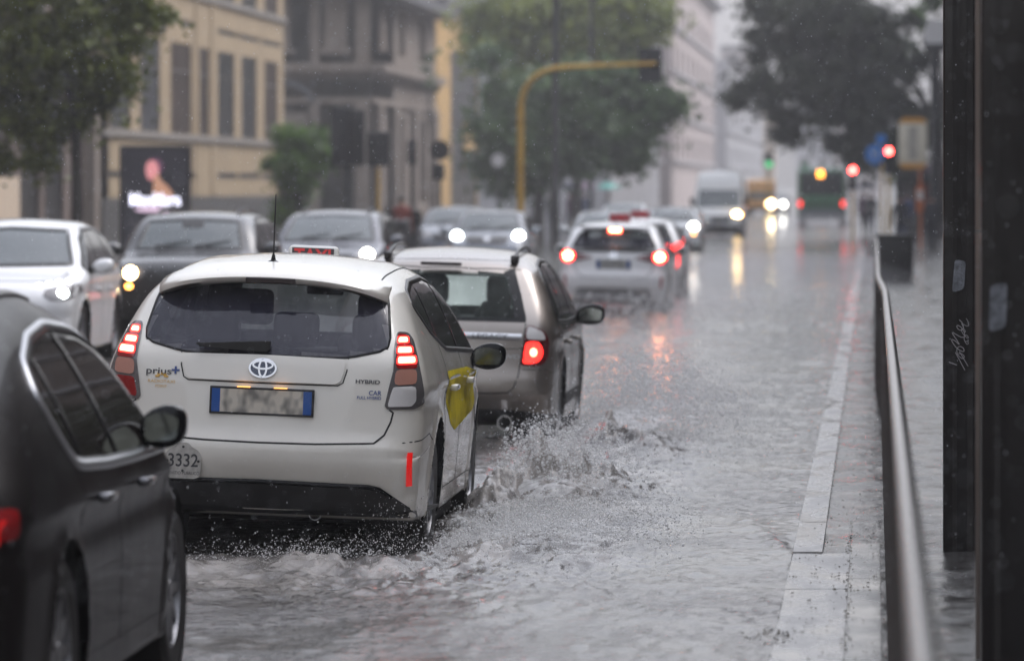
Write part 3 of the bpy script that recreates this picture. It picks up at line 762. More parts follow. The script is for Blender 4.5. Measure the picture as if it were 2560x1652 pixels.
    c.text('model_badge', 'rear', 'AWD', .045, (z(775, 690)[0], z(775, 690)[1]), M['satin_chrome'], .006, 1.6)
    number_plate(c, 'rear', -.0, z(520, 690)[1]-.02, .54, .125)
    hg = s5([(858, 520), (845, 640), (822, 790), (800, 850), (770, 876), (700, 880)], .05)
    c.gaps([[(-x, q) for x, q in hg]+[(0, hg[-1][1])]+hg[::-1]], 'rear', w=.010)
    c.gaps([[(z(878, 757)[0]-.05, z(878, 757)[1]), z(1030, 762)], ], 'rear', w=.006); c.gaps([[z(600, 652), z(845, 648)]], 'rear', w=.006)
    vl = s5([(770, 968), (800, 985), (830, 1005), (1035, 1000)], .05)
    val = [(0, .17), (.80, .17)]+vl[::-1]+[(0, vl[0][1])]+[(-x, q) for x, q in vl]+[(-.80, .17)]
    c.patch('rear_valance', 'rear', val, M['plastic'], .006, rnd=False)
    ex = z(757, 1030)
    for s in (1,):
        MB().lathe([(.058, -.03), (.06, .3), (.05, .3), (.048, -.03), (.058, -.03)], 24, 'y', (ex[0], .03, ex[1])).build('exhaust_pipe', M['chrome'], c.root, True)
        MB().lathe([(.047, .05), (0, .05)], 24, 'y', (ex[0], .03, ex[1])).build('exhaust_bore', M['seam'], c.root)
    # roof rails
    for s in (-1, 1):
        pts = []
        for y, h in ((.62, .0), (.66, .03), (.80, .042), (1.2, .045), (1.8, .045), (2.2, .04), (2.36, .02), (2.4, 0)):
            p = c.proj('top', s*.50, y); pts.append((p.x, p.y, p.z+h))
        MB().tube(pts, [.022, .018, .015, .013, .013, .013, .015, .018], 10).build('roof_rail', M['satin_rail'], c.root, True)
        p = c.proj('top', s*.50, .66)
        MB().box(p.x-.03, p.x+.03, .55, .72, p.z-.01, p.z+.055, .012).build('rail_foot', M['satin_rail'], c.root, True)
    c.gaps([[(-.56, .5), (-.2, .44), (.2, .44), (.56, .5)]], 'top', w=.008)
    pt = MB().box(-.22, .10, .34, .42, 1.435, 1.462, .006).build('brake_light_strip', M['lamp_dark'], c.root)
    dlo = [(.50, 1.02), (.62, 1.34), (1.0, 1.44), (1.6, 1.475), (2.3, 1.46), (2.75, 1.30), (3.25, 1.04), (3.2, 1.0), (1.5, .995)]
    c.side_glass([dlo], M['tint'], .032)
    for s in (-1, 1):
        for ln in ([(1.2, 1.0), (1.3, 1.46)], [(2.2, .99), (2.16, 1.47)]): c.strip('window_pillar', 'side', ln, .06, M['gloss_black'], .004, sgn=s)
        for y in (1.55, 2.6): MB().box(*sorted((s*c.Wf(y, .83), s*(c.Wf(y, .83)+.045))), y-.1, y+.1, .815, .85, .012).build('door_handle', M['silver_brown'], c.root, True)
        c.patch('side_cladding', 'side', [(1.4, .32), (3.2, .32), (3.2, .42), (1.4, .42)], M['plastic'], .006, sgn=s)
    c.gaps([[(1.18, 1.0), (1.2, .8), (1.36, .4)], [(2.2, 1.0), (2.22, .3)], [(3.25, 1.0), (3.27, .4)], [(.12, .62), (.62, .66)]])
    c.mirror(2.75, 1.02, M['black_paint'], w=.24, h=.17, out=-.01)
    c.add_wheels(spokes=5)
    c.finish(M['silver_brown']); c.place(SBX, SBY, SBZ, 0, SBR); return c
M['red_glow'] = emit('lit_ribbed_red_lens', (1, .03, .02), 2.0, (.5, .01, .01))
M['satin_rail'] = mat('roof_rail_black', (.05, .045, .045), .3, metal=.5)
estate = make_estate()

# ------------------------------------------------------------------ dark car at the near left
def make_near():
    L = 4.60; X0, Y0 = -3.73, 17.0
    sil = [(.15, .2), (.05, .35), (.0, .5), (.0, .75), (.06, .95), (.14, 1.05), (.34, 1.28), (.62, 1.44), (1.1, 1.60), (1.9, 1.655), (2.55, 1.62), (3.08, 1.48), (3.62, .985), (3.9, .82),
           (4.2, .69), (4.45, .55), (4.6, .42), (4.55, .25), (4.3, .18), (2.3, .16), (.5, .18)]
    c = Car('dark_car', sil, L, .905, zb=.93, tum=.34, tum2=.30, ar=.06, af=.16, yf=1.1, wheels=(1.0, 3.85), rw=.345, step=.04, K=22, rb=.16, rt=.13, crease=.016)
    tag(c.root, 'large black car cropped by the frame, chrome trimmed side windows, behind the big taxi', 'car')
    dlo = [(1.02, 1.02), (.95, 1.15), (1.05, 1.30), (1.35, 1.42), (2.0, 1.475), (2.6, 1.44), (3.0, 1.32), (3.45, 1.06), (3.4, 1.01), (1.9, .975)]
    dlo = [(1.95, .965), (1.45, .985), (1.28, 1.0), (1.16, 1.10), (1.10, 1.24), (1.22, 1.36), (1.6, 1.44), (2.1, 1.475), (2.6, 1.445), (3.0, 1.36), (3.40, 1.20), (3.66, .99), (3.62, .955), (2.6, .955)]
    for s in (-1, 1):
        g = c.patch('side_window', 'side', dlo, M['tint_brown'], .002, sgn=s)
        c.strip('window_chrome', 'side', rpoly([(y, z) for y, z in dlo]), .038, M['satin_chrome'], .008, True, g, s)
        c.strip('window_seal', 'side', rpoly([(2.2+(y-2.2)*.975, 1.2+(z-1.2)*.93) for y, z in dlo]), .022, M['seal'], .006, True, g, s)
        c.strip('window_pillar', 'side', [(2.22, .96), (2.12, 1.475)], .075, M['gloss_black'], .006, sgn=s); c.strip('window_pillar', 'side', [(1.42, .98), (1.40, 1.40)], .05, M['gloss_black'], .006, sgn=s)
        for y in (1.62, 2.62): MB().box(*sorted((s*c.Wf(y, .86), s*(c.Wf(y, .86)+.05))), y-.1, y+.1, .845, .88, .014).build('door_handle', M['handle_grey'], c.root, True)
        la = c.patch('tail_lamp', 'side', [(-.02, .79), (.0, .90), (.12, .90), (.10, .82), (.06, .79)], M['red_soft'], .006, sgn=s)
        c.patch('tail_lamp_wrap', 'rear', [(s*.60, .80), (s*.60, .90), (s*.86, .91), (s*.86, .80)][::s], M['red_lens'], .006, la)
        for k, yy in enumerate((3.98, 4.16)):
            pass
    rg = [(0, 1.08), (.66, 1.09), (.55, 1.40), (0, 1.45)]; rg = rg+[(-x, z) for x, z in rg[::-1] if x]
    c.patch('rear_window', 'rear', rg, M['tint'], .003); c.strip('window_seal', 'rear', rg, .03, M['seal'], .005, True)
    ws = [(0, 1.10), (.66, 1.10), (.54, 1.42), (0, 1.48)]; ws = ws+[(-x, z) for x, z in ws[::-1] if x]
    c.patch('windscreen', 'front', ws, M['screen'], .003)
    c.patch('sunroof', 'top', [(-.42, .75), (.42, .75), (.42, 2.3), (-.42, 2.3)], M['tint'], .003, grid=.08)
    for s in (-1, 1): c.strip('roof_trim', 'top', [(s*.49, .55), (s*.50, 1.4), (s*.48, 2.6)], .03, M['satin_rail'], .012)
    c.gaps([[(1.25, .98), (1.30, .75), (1.42, .6), (1.45, .34)], [(2.22, .96), (2.25, .3)], [(3.42, .98), (3.42, .5), (3.40, .3)], [(1.45, .3), (3.4, .3)]])
    c.gaps([[(-.82, .55), (.82, .55)]], 'rear')
    number_plate(c, 'rear', 0, .62)
    for s in (-1, 1):
        h = c.patch('headlight', 'front', [(s*.42, .50), (s*.46, .60), (s*.80, .64), (s*.82, .52)][::-s], M['lamp_housing'], .006, grid=.05)
        MB().lathe([(0, .02), (.05, .016), (.07, 0), (.07, -.03)], 18, 'y', c.proj('front', s*.62, .565, .03)).build('headlamp_bulb', M['head'], h, True)
    c.mirror(3.02, 1.05, M['gloss_black'], w=.18, h=.17, d=.14, out=-.02)
    c.add_wheels(spokes=10)
    c.finish(M['black_paint']); c.place(X0, Y0, -.01); return c
M['tint_brown'] = mat('dark_side_glass', (.018, .015, .013), .05, ior=1.4)
M['handle_grey'] = mat('handle_grey', (.14, .14, .15), .25, metal=.6, coat=1)
M['red_soft'] = emit('soft_lit_tail_lens', (1, .02, .02), .3, (.4, .01, .01))
near = make_near()

# ------------------------------------------------------------------ a white hatchback taxi (two of them queue ahead)
def make_hatch(name, label, X, Y, z, lit=True, sign_off=0, plate='GT 817ZJ', style=0, copy=None):
    L = 4.3
    sil = [(.14, .22), (.06, .36), (.0, .48), (.0, .66), (.06, .74), (.08, .98), (.15, 1.10), (.34, 1.30), (.46, 1.41), (.75, 1.475), (1.4, 1.51), (2.0, 1.50), (2.5, 1.42), (3.2, 1.05), (3.7, .95), (4.1, .84), (4.28, .62),
           (4.3, .45), (4.22, .25), (4.0, .18), (2, .16), (.5, .18)]
    c = Car(name, sil, L, .872, zb=.95, tum=.34, tum2=.3, ar=.05, wheels=(.8, 3.42), rw=.33, step=.06, K=14, rb=.14, rt=.12, sm=2)
    tag(c.root, label, 'taxi')
    g = [(0, 1.09), (.66, 1.10), (.52, 1.37), (0, 1.39)]; g = g+[(-x, q) for x, q in g[::-1] if x]
    gl = c.patch('rear_window', 'rear', g, M['glass_smoke'], .003, grid=.06); c.strip('window_seal', 'rear', g, .05, M['gloss_black'], .005, True, gl)
    c.cut('rear', [(x*.97, q) for x, q in g])
    ws = [(0, 1.10), (.62, 1.09), (.50, 1.38), (0, 1.42)]; ws = ws+[(-x, q) for x, q in ws[::-1] if x]
    c.patch('windscreen', 'front', ws, M['glass_clear'], .002, grid=.1); c.cut('front', ws)
    for x in (-.37, .37):
        MB().box(x-.2, x+.2, 1.9, 2.05, .6, 1.22, .05).build('front_seat', M['seat'], c.root, True)
    MB().box(-.6, .6, 1.0, 1.15, .5, 1.08, .04).build('rear_seat', M['seat'], c.root, True)
    MB().box(-.55, .55, .20, .50, 1.395, 1.435, .015).build('spoiler', M['white_paint_cool'], c.root, True)
    for s in (-1, 1):
        if style == 0:
            la = c.patch('tail_lamp', 'rear', [(s*.30, .93), (s*.52, .99), (s*.80, 1.06), (s*.86, .97), (s*.82, .86), (s*.55, .88)][::s], M['dark_red_lens'], .006, grid=.05)
            c.patch('lamp_glow', 'rear', ellipse(s*.73, .955, .105, .095, 16), M['brake_rim'], .010, la, .05, rnd=False)
            c.patch('brake_lamp', 'rear', ellipse(s*.73, .955, .066, .060, 16), M['brake'], .014, la, .05, rnd=False)
            c.patch('bumper_reflector', 'rear', [(s*.74, .46), (s*.78, .46), (s*.79, .64), (s*.75, .64)][::s], M['red_lens'], .006)
        else:
            la = c.patch('tail_lamp', 'rear', [(s*.62, 1.0), (s*.80, 1.08), (s*.87, 1.0), (s*.84, .92), (s*.64, .94)][::s], M['tail_red'], .010, grid=.05)
            c.patch('lit_strip', 'side', [(.03, .62), (.10, .62), (.06, .90), (.0, .90)], M['tail_red'], .012, la, .04, sgn=s)
    hb = c.strip('high_brake_lamp', 'rear', [(-.10, 1.365), (.10, 1.365)], .062, M['brake_rim'] if lit else M['dark_red_lens'], .02)
    if lit: c.strip('high_brake_core', 'rear', [(-.08, 1.365), (.08, 1.365)], .036, M['brake'], .024, parent=hb)
    c.strip('tailgate_lip', 'rear', [(-.72, 1.035), (0, 1.05), (.72, 1.035)], .035, M['white_paint_cool'], .02)
    emblem(c, 'rear', 0, .965, .08, False, .012)
    number_plate(c, 'rear', 0, .83, .52, .115, simple=True, chars=plate)
    c.gaps([[(-.66, 1.0), (-.62, .75), (-.5, .62), (.5, .62), (.62, .75), (.66, 1.0)]], 'rear', w=.012)
    c.patch('rear_valance', 'rear', [(-.66, .20), (.66, .20), (.60, .44), (.5, .46), (-.5, .46), (-.60, .44)], M['plastic'], .006, grid=.06)
    c.strip('skid_strip', 'rear', [(-.55, .31), (.55, .31)], .05, M['rim'], .014)
    dlo = [(.55, 1.14), (.75, 1.35), (1.4, 1.40), (2.1, 1.38), (2.95, 1.04), (2.9, 1.0), (1.2, 1.02)]
    c.side_glass([dlo], M['tint'], .04)
    c.gaps([[(1.1, 1.0), (1.15, .4)], [(2.0, 1.0), (2.0, .3)], [(2.95, 1.0), (2.95, .3)]], w=.01)
    c.mirror(2.75, 1.03, M['white_paint_cool'], w=.2, h=.15)
    c.add_wheels(spokes=5)
    e = empty('roof_sign', c.proj('top', sign_off, 1.9), parent=c.root)
    MB().box(-.17, .17, -.05, .05, 0, .13, .02).build('sign_body', M['taxi_sign_red'], e, True)
    flat_text('sign_letters', 'TAXI', .09, (0, -.052, .066), M['taxi_letter'], e)
    p = c.proj('top', 0, .65); MB().tube([p, (p.x, p.y-.12, p.z+.18)], [.01, .004], 6).build('aerial', M['plastic'], c.root)
    c.finish(M['white_paint_cool']); c.place(X, Y, z, 0, .02); return c
hatch_a = make_hatch('taxi', 'white hatchback taxi with round brake lights and a blazing high brake lamp', -4.17, FPX/157, -.10)
hatch_b = make_hatch('taxi', 'white taxi mostly hidden ahead of the braking hatchback, red side lamp showing', -4.32, FPX/139, -.10, False, 0, style=1)

# ------------------------------------------------------------------ oncoming cars
SUVS = [(.12, .25), (.03, .45), (.0, .7), (.05, .95), (.12, 1.08), (.30, 1.35), (.42, 1.5), (.8, 1.60), (1.6, 1.64), (2.4, 1.62), (2.85, 1.52), (3.55, 1.12), (3.75, 1.06), (4.3, .98), (4.52, .86), (4.6, .68), (4.6, .45), (4.5, .26), (4.2, .2), (2.2, .18), (.5, .2)]
BOXY = [(.12, .28), (.03, .45), (.0, .7), (.03, 1.0), (.07, 1.12), (.16, 1.45), (.26, 1.56), (.8, 1.64), (1.8, 1.66), (2.6, 1.64), (2.95, 1.55), (3.42, 1.16), (3.55, 1.12), (4.15, 1.06), (4.42, .98), (4.5, .8), (4.52, .5), (4.45, .3), (4.2, .22), (2.2, .2), (.5, .22)]
HAT = [(.12, .22), (.03, .4), (.0, .62), (.06, .9), (.12, 1.05), (.30, 1.32), (.42, 1.45), (.8, 1.53), (1.5, 1.56), (2.1, 1.54), (2.5, 1.46), (3.1, 1.1), (3.3, 1.04), (3.75, .95), (4.0, .82), (4.08, .6), (4.08, .42), (4.0, .25), (3.8, .18), (2, .17), (.5, .18)]
def oncoming(name, label, cat, sil, L, W, pm, X, Y, z, rz=0, lamps=None, ws=None, zl=.82, xl=.66, lr=.075, lampm='head', lampmat2=None, group='cars queuing towards the camera', grille=True, rails=False, res=.055, mirror=None, hoodz=1.0, wipers=True, lit=(-1, 1), hoodglass=None, **kw):
    c = Car(name, sil, L, W, step=res, K=14, **kw); tag(c.root, label, cat, group)
    ws = ws or [(0, hoodz+.10), (.70, hoodz+.09), (.56, hoodz+.44), (0, hoodz+.48)]; ws = ws+[(-x, q) for x, q in ws[::-1] if x]
    g = c.patch('windscreen', 'front', ws, M['screen'], .003, grid=.06); c.strip('window_seal', 'front', ws, .04, M['seal'], .005, True, g)
    if wipers:
        for x0, x1 in ((.08, .55), (-.45, .02)):
            a = c.proj('front', -x0, ws[1][1]+.02, .03); b = c.proj('front', -x1, ws[1][1]+.10, .03)
            MB().tube([a, b], [.014, .008], 6).build('wiper', M['plastic'], c.root)
    for s in (-1, 1):
        h = c.patch('headlight', 'front', [(s*(xl-.20), zl-.02), (s*(xl-.18), zl+.05), (s*(xl+.13), zl+.11), (s*(xl+.16), zl+.03), (s*(xl+.08), zl-.07), (s*(xl-.1), zl-.08)][::-s], M['lamp_housing'], .006, grid=.05)
        if s in lit:
            p = c.proj('front', s*xl, zl, .03); MB().lathe([(0, .015), (lr*.7, .012), (lr, 0), (lr, -.03)], 20, 'y', p).build('headlamp_bulb', M[lampm], h, True)
        if lampmat2: c.patch('indicator', 'front', ellipse(s*(xl+.02), zl-.17, .05, .035, 12), M[lampmat2], .01, h, .05, rnd=False)
    if grille:
        gp = [(-.42, zl-.16), (.42, zl-.16), (.50, zl+.03), (-.50, zl+.03)]
        c.patch('grille', 'front', gp, M['plastic'], .006, grid=.06)
        emblem(c, 'front', 0, zl-.04, .07, False)
    c.patch('lower_intake', 'front', [(-.62, .28), (.62, .28), (.58, .46), (-.58, .46)], M['plastic'], .008, grid=.06)
    number_plate(c, 'front', 0, .55, simple=True)
    c.gaps([[(-.72, hoodz-.02), (-.68, zl+.13), (0, zl+.14), (.68, zl+.13), (.72, hoodz-.02)]], 'front', w=.01)
    zg = c.zb+.05; Ls = L
    dlo = [(.45, zg+.08), (.62, zg+.36), (1.4, zg+.47), (2.3, zg+.46), (2.75, zg+.36), (L-1.22, zg+.04), (L-1.3, zg), (1.2, zg)]
    c.side_glass([dlo], M['tint'], .04)
    for s in (-1, 1):
        c.strip('window_pillar', 'side', [(1.25, zg), (1.3, zg+.46)], .06, M['gloss_black'], .004, sgn=s); c.strip('window_pillar', 'side', [(2.25, zg), (2.2, zg+.46)], .06, M['gloss_black'], .004, sgn=s)
        for y in (1.5, 2.5): MB().box(*sorted((s*c.Wf(y, .85), s*(c.Wf(y, .85)+.04))), y-.1, y+.1, .84, .87, .01).build('door_handle', pm, c.root, True)
    c.gaps([[(1.2, zg), (1.25, .4)], [(2.25, zg), (2.25, .3)], [(L-1.3, zg), (L-1.25, .3)]], w=.01)
    c.mirror(L-1.42, zg+.06, mirror or pm, w=.24, h=.17, glass=False)
    if rails:
        for s in (-1, 1):
            pts = [tuple(c.proj('top', s*.54, y)+Vector((0, 0, h))) for y, h in ((.6, 0), (.7, .05), (1.5, .06), (2.3, .05), (2.42, 0))]
            MB().tube(pts, .02, 8).build('roof_rail', M['satin_rail'], c.root, True)
    c.add_wheels(spokes=5)
    c.finish(pm); c.place(X, Y, z, rz, 0, True); return c
s1 = 232
w_suv = oncoming('white_suv', 'oncoming white suv with a row of small running lights above its bright headlamp', 'car', SUVS, 4.6, .93, M['white_paint_cool'], -9.66, FPX/s1, -.02, rz=R(1.5), zl=.83, xl=.76, lr=.055, hoodz=1.08, grille=False, wheels=(.92, 3.72), rw=.36, zb=1.0, group=None, mirror=M['white_paint_cool'],
    ws=[(0, 1.13), (.74, 1.14), (.60, 1.50), (0, 1.53)], wipers=False, lampm='head_cool', crown_e=.16)
for k in range(4):
    for s in (-1, 1):
        w_suv.patch('running_light', 'front', rect(*sorted((s*(.48+k*.095), s*(.53+k*.095))), .905+k*.014, .935+k*.014)[::1], M['drl'], .012, grid=.05)
w_suv.patch('arch_trim', 'front', [(-.78, .26), (.78, .26), (.70, .42), (-.70, .42)], M['plastic'], .010, grid=.06)
s2 = 190
d_suv = oncoming('dark_suv', 'dark boxy suv with a warm yellow headlamp, queuing behind the white suv', 'car', BOXY, 4.5, .94, M['anthracite'], -9.16, FPX/s2, -.02, zl=.85, xl=.63, lr=.085, lampm='head_warm', lampmat2='amber', hoodz=1.1, rails=True, wheels=(.9, 3.6), rw=.37, zb=1.05, tum=.24, tum2=.2, group=None,
    ws=[(0, 1.17), (.70, 1.16), (.60, 1.52), (0, 1.55)])
d_suv.patch('toll_box', 'front', rect(-.15, .14, 1.44, 1.54), M['plastic'], .008)
s3 = 155
b_suv = oncoming('blue_grey_suv', 'blue grey suv with pale wet roof, seen above the big taxi roof sign', 'car', SUVS, 4.6, .95, M['dark_blue'], -8.92, FPX/s3, -.05, zl=.90, xl=.72, lr=.10, lampm='head', hoodz=1.08, rails=True, wheels=(.92, 3.72), rw=.36, zb=1.03, tum=.26, tum2=.2, group=None,
    ws=[(0, 1.14), (.74, 1.14), (.62, 1.52), (0, 1.55)])
s4 = 116
g_hat = oncoming('grey_hatchback', 'small grey hatchback with two dazzling round headlamps, above the brown estate roof', 'car', HAT, 4.08, .86, M['grey_paint'], -8.37, FPX/s4, -.1, zl=.97, xl=.665, lr=.11, lampm='head_cool', hoodz=1.04, wheels=(.8, 3.3), rw=.33, zb=1.0, tum=.25, tum2=.2, group=None,
    ws=[(0, 1.12), (.66, 1.11), (.56, 1.45), (0, 1.48)])
s5_ = 99
p_car = oncoming('blue_grey_car', 'pale blue grey car with unlit lamps half hidden behind the dazzling grey hatchback', 'car', HAT, 4.08, .9, M['grey_paint'], -10.7, FPX/s5_, -.1, zl=.85, xl=.66, lr=.08, hoodz=1.04, wheels=(.8, 3.3), rw=.33, zb=1.0, tum=.25, tum2=.2, lit=(), group=None, res=.08,
    ws=[(0, 1.12), (.68, 1.11), (.58, 1.47), (0, 1.50)])
q_car = oncoming('pale_car', 'silver car in the middle queue with pale roof, directly above the braking hatchback', 'car', HAT, 4.08, .88, M['pale_grey'], -6.0, FPX/112, -.12, zl=.8, xl=.66, hoodz=1.04, wheels=(.8, 3.3), rw=.33, zb=1.0, tum=.25, tum2=.2, lit=(), group=None, res=.08)
r_car = oncoming('pale_car', 'pale car with a white headlamp and amber marker, just before the white van', 'car', HAT, 4.08, .9, M['pale_grey'], -6.05, FPX/84, -.2, zl=.93, xl=.66, lr=.13, hoodz=1.04, wheels=(.8, 3.3), rw=.33, zb=1.0, tum=.25, tum2=.2, lit=(-1,), lampmat2='amber', group=None, res=.08)
t_car = oncoming('pale_car', 'light grey suv furthest back in the middle queue, beyond the silver car', 'car', SUVS, 4.6, .92, M['pale_grey'], -8.3, FPX/76, -.2, zl=.83, hoodz=1.08, wheels=(.92, 3.72), rw=.36, zb=1.0, lit=(), group=None, res=.09)

# ------------------------------------------------------------------ van, yellow lorry, bus
def make_van():
    L = 5.9
    sil = [(.05, .35), (0, .6), (0, 2.5), (.08, 2.68), (.3, 2.74), (3.8, 2.74), (4.2, 2.66), (4.5, 2.35), (4.72, 2.0), (5.15, 1.28), (5.3, 1.15), (5.75, .98), (5.88, .75), (5.9, .45), (5.8, .28), (5.5, .22), (3, .2), (.5, .25)]
    c = Car('white_van', sil, L, 1.0, zb=1.2, tum=.05, tum2=.03, ar=.0, af=.1, wheels=(1.1, 4.9), rw=.36, step=.09, K=14, rb=.1, rt=.16, spine=1.0, crown_e=.08)
    tag(c.root, 'tall white delivery van with one yellow headlamp streaking on the wet road', 'van')
    c.patch('windscreen', 'front', [(-.84, 1.28), (.84, 1.28), (.80, 1.98), (-.80, 1.98)], M['screen'], .004, grid=.1)
    c.patch('grille', 'front', [(-.5, .72), (.5, .72), (.5, .95), (-.5, .95)], M['plastic'], .008, grid=.1)
    c.patch('lower_bumper', 'front', [(-.9, .25), (.9, .25), (.88, .55), (-.88, .55)], M['plastic'], .008, grid=.1)
    for s in (-1, 1):
        h = c.patch('headlight', 'front', [(s*.52, .85), (s*.56, 1.06), (s*.9, 1.15), (s*.92, .9)][::-s], M['lamp_housing'], .008, grid=.08)
        p = c.proj('front', s*.72, .96, .04)
        if s < 0:
            MB().lathe([(0, .02), (.12, .015), (.15, 0), (.15, -.03)], 18, 'y', p).build('headlamp_bulb', M['head_warm'], h, True)
            c.patch('indicator', 'front', ellipse(s*.88, .98, .04, .06, 12), M['amber'], .02, h, .05, rnd=False)
    c.patch('side_window', 'side', [(4.0, 1.3), (5.0, 1.25), (4.7, 1.8), (4.4, 2.0), (4.0, 2.0)], M['tint'], .004, sgn=-1, grid=.1); c.patch('side_window', 'side', [(4.0, 1.3), (5.0, 1.25), (4.7, 1.8), (4.4, 2.0), (4.0, 2.0)], M['tint'], .004, sgn=1, grid=.1)
    c.gaps([[(3.9, .4), (3.9, 2.2)], [(2.6, .4), (2.6, 2.4)]], w=.012)
    c.mirror(4.95, 1.5, M['plastic'], w=.2, h=.38, d=.12, glass=False)
    number_plate(c, 'front', 0, .62, simple=True)
    c.add_wheels(); c.finish(M['van_white']); c.place(-6.13, FPX/63.5, -.15, 0, 0, True)
make_van()
def make_lorry():
    L = 6.5
    sil = [(.03, .5), (0, .7), (0, 2.4), (.1, 2.55), (.4, 2.6), (6.0, 2.58), (6.3, 2.5), (6.4, 2.3), (6.47, 1.1), (6.5, .6), (6.45, .4), (6.2, .34), (3, .32), (.5, .4)]
    c = Car('yellow_minibus', sil, L, 1.0, zb=1.5, tum=.02, tum2=0, ar=0, af=.03, wheels=(1.3, 5.4), rw=.4, step=.12, K=10, rb=.08, rt=.1, spine=1.2, crown_e=.05)
    tag(c.root, 'far yellow minibus with one lit headlamp, beyond the white van in the rain', 'minibus')
    c.patch('windscreen', 'front', [(-.88, 1.15), (.88, 1.15), (.88, 1.62), (-.88, 1.62)], M['screen'], .005, grid=.2)
    c.patch('lower_bumper', 'front', [(-.95, .36), (.95, .36), (.95, .58), (-.95, .58)], M['plastic'], .008, grid=.2)
    h = c.patch('headlight', 'front', [(-.9, .70), (-.5, .70), (-.5, .9), (-.9, .9)], M['lamp_housing'], .008, grid=.1)
    p = c.proj('front', -.66, .82, .04); MB().lathe([(0, .02), (.2, .02), (.24, 0), (.24, -.03)], 16, 'y', p).build('headlamp_bulb', M['head_far'], h, True)
    c.add_wheels(); c.finish(M['yellow_paint']); c.place(-7.85, FPX/36, -.1, 0, 0, True)
M['head_far'] = emit('far_headlight_on', (1, .80, .45), 30)
make_lorry()
far_c = oncoming('far_car', 'tiny distant car with a single white lamp beside the yellow minibus', 'car', HAT, 4.08, .86, M['grey_paint'], -7.15, FPX/34, -.1, zl=.7, xl=.45, lr=.2, lampm='head_far2' if False else 'head', hoodz=1.04, wheels=(.8, 3.3), rw=.33, zb=1.0, lit=(-1,), group=None, res=.16, wipers=False)
def make_bus():
    L = 11.5
    sil = [(.06, .35), (.0, .5), (0, 2.7), (.1, 2.9), (.35, 2.95), (11.1, 2.95), (11.4, 2.8), (11.5, 1.2), (11.5, .5), (11.4, .36), (6, .34), (.5, .34)]
    c = Car('city_bus', sil, L, 1.22, zb=1.5, tum=.015, tum2=0, ar=.01, af=.02, wheels=(2.6, 8.6), rw=.45, step=.14, K=12, rb=.12, rt=.16, spine=1.4, crown_e=.05)
    tag(c.root, 'green city bus seen from behind with a lit orange route number', 'bus')
    c.patch('rear_window', 'rear', [(-1.06, 1.58), (1.06, 1.58), (1.04, 2.72), (-1.04, 2.72)], M['bus_dark'], .006, grid=.2)
    c.patch('lower_panel', 'rear', [(-1.1, .42), (1.1, .42), (1.1, .86), (-1.1, .86)], M['grey_paint'], .006, grid=.2)
    c.patch('engine_grille', 'rear', [(-.8, .92), (.8, .92), (.8, 1.2), (-.8, 1.2)], M['bus_dark2'], .008, grid=.2)
    MB().prism(rpoly([(-.24, 2.42), (.10, 2.42), (.10, 2.86), (-.24, 2.86)]), -.03, -.008).build('route_sign', M['bus_dark'], c.root)
    for dx in (-.13, .02):
        MB().prism(ellipse(dx-.0, 2.63, .075, .19, 18), -.05, -.032).build('route_number', M['amber_sign'], c.root)
    for s in (-1, 1):
        c.patch('tail_lamp', 'rear', [(s*1.0, 1.0), (s*1.14, 1.0), (s*1.14, 1.28), (s*1.0, 1.28)][::s], M['tail_far'], .02, grid=.1)
    MB().box(-1.05, -.65, .6, 2.4, 2.93, 3.2, .05).build('roof_pod', M['bus_green'], c.root, True)
    c.patch('side_window', 'side', [(.6, 1.4), (11, 1.4), (11, 2.5), (.6, 2.5)], M['bus_dark'], .006, sgn=1, grid=.4); c.patch('side_window', 'side', [(.6, 1.4), (11, 1.4), (11, 2.5), (.6, 2.5)], M['bus_dark'], .006, sgn=-1, grid=.4)
    c.add_wheels(); c.finish(M['bus_green']); c.place(-2.62, FPX/50, -.05)
M['bus_dark2'] = mat('bus_grille', (.02, .09, .04), .5)
M['amber_sign'] = emit('route_number_lit', (1, .36, .04), 7)
M['tail_far'] = emit('bus_tail_lit', (1, .03, .03), 3)
make_bus()
# ================================================================== ground, water
class VNoise:
    def __init__(s, seed): s.t = np.random.default_rng(seed).random((256, 256))
    def __call__(s, x, y):
        xi = np.floor(x).astype(int); yi = np.floor(y).astype(int); fx = x-xi; fy = y-yi
        fx = fx*fx*(3-2*fx); fy = fy*fy*(3-2*fy); t = s.t
        a = t[xi % 256, yi % 256]; b = t[(xi+1) % 256, yi % 256]; c = t[xi % 256, (yi+1) % 256]; d = t[(xi+1) % 256, (yi+1) % 256]
        return (a*(1-fx)+b*fx)*(1-fy)+(c*(1-fx)+d*fx)*fy*1.0-.5
vn = [VNoise(k) for k in range(8)]
def grid_mesh(name, xs, ys, Z, mt, smooth=True):
    nx, ny = len(xs), len(ys); X, Y = np.meshgrid(xs, ys)
    co = np.stack([X, Y, Z], -1).reshape(-1, 3).astype(np.float32)
    i = np.arange((ny-1)*(nx-1)); r = i//(nx-1); c = i % (nx-1); a = r*nx+c
    F = np.stack([a, a+1, a+nx+1, a+nx], -1).astype(np.int32)
    return np_mesh(name, co, F, mt, smooth)
def np_mesh(name, co, F, mt, smooth=False, parent=None):
    me = bpy.data.meshes.new(name); k = F.shape[1]
    me.vertices.add(len(co)); me.vertices.foreach_set('co', co.reshape(-1))
    me.loops.add(F.size); me.loops.foreach_set('vertex_index', F.reshape(-1).astype(np.int32))
    me.polygons.add(len(F)); me.polygons.foreach_set('loop_start', np.arange(0, F.size, k, dtype=np.int32))
    me.update(calc_edges=True); me.validate()
    return link_mesh(name, me, mt, parent, smooth)
def sheet(name, x0, x1, y0, y1, z, mt):
    return from_py(name, [(x0, y0, z), (x1, y0, z), (x1, y1, z), (x0, y1, z)], [(0, 1, 2, 3)], mt)
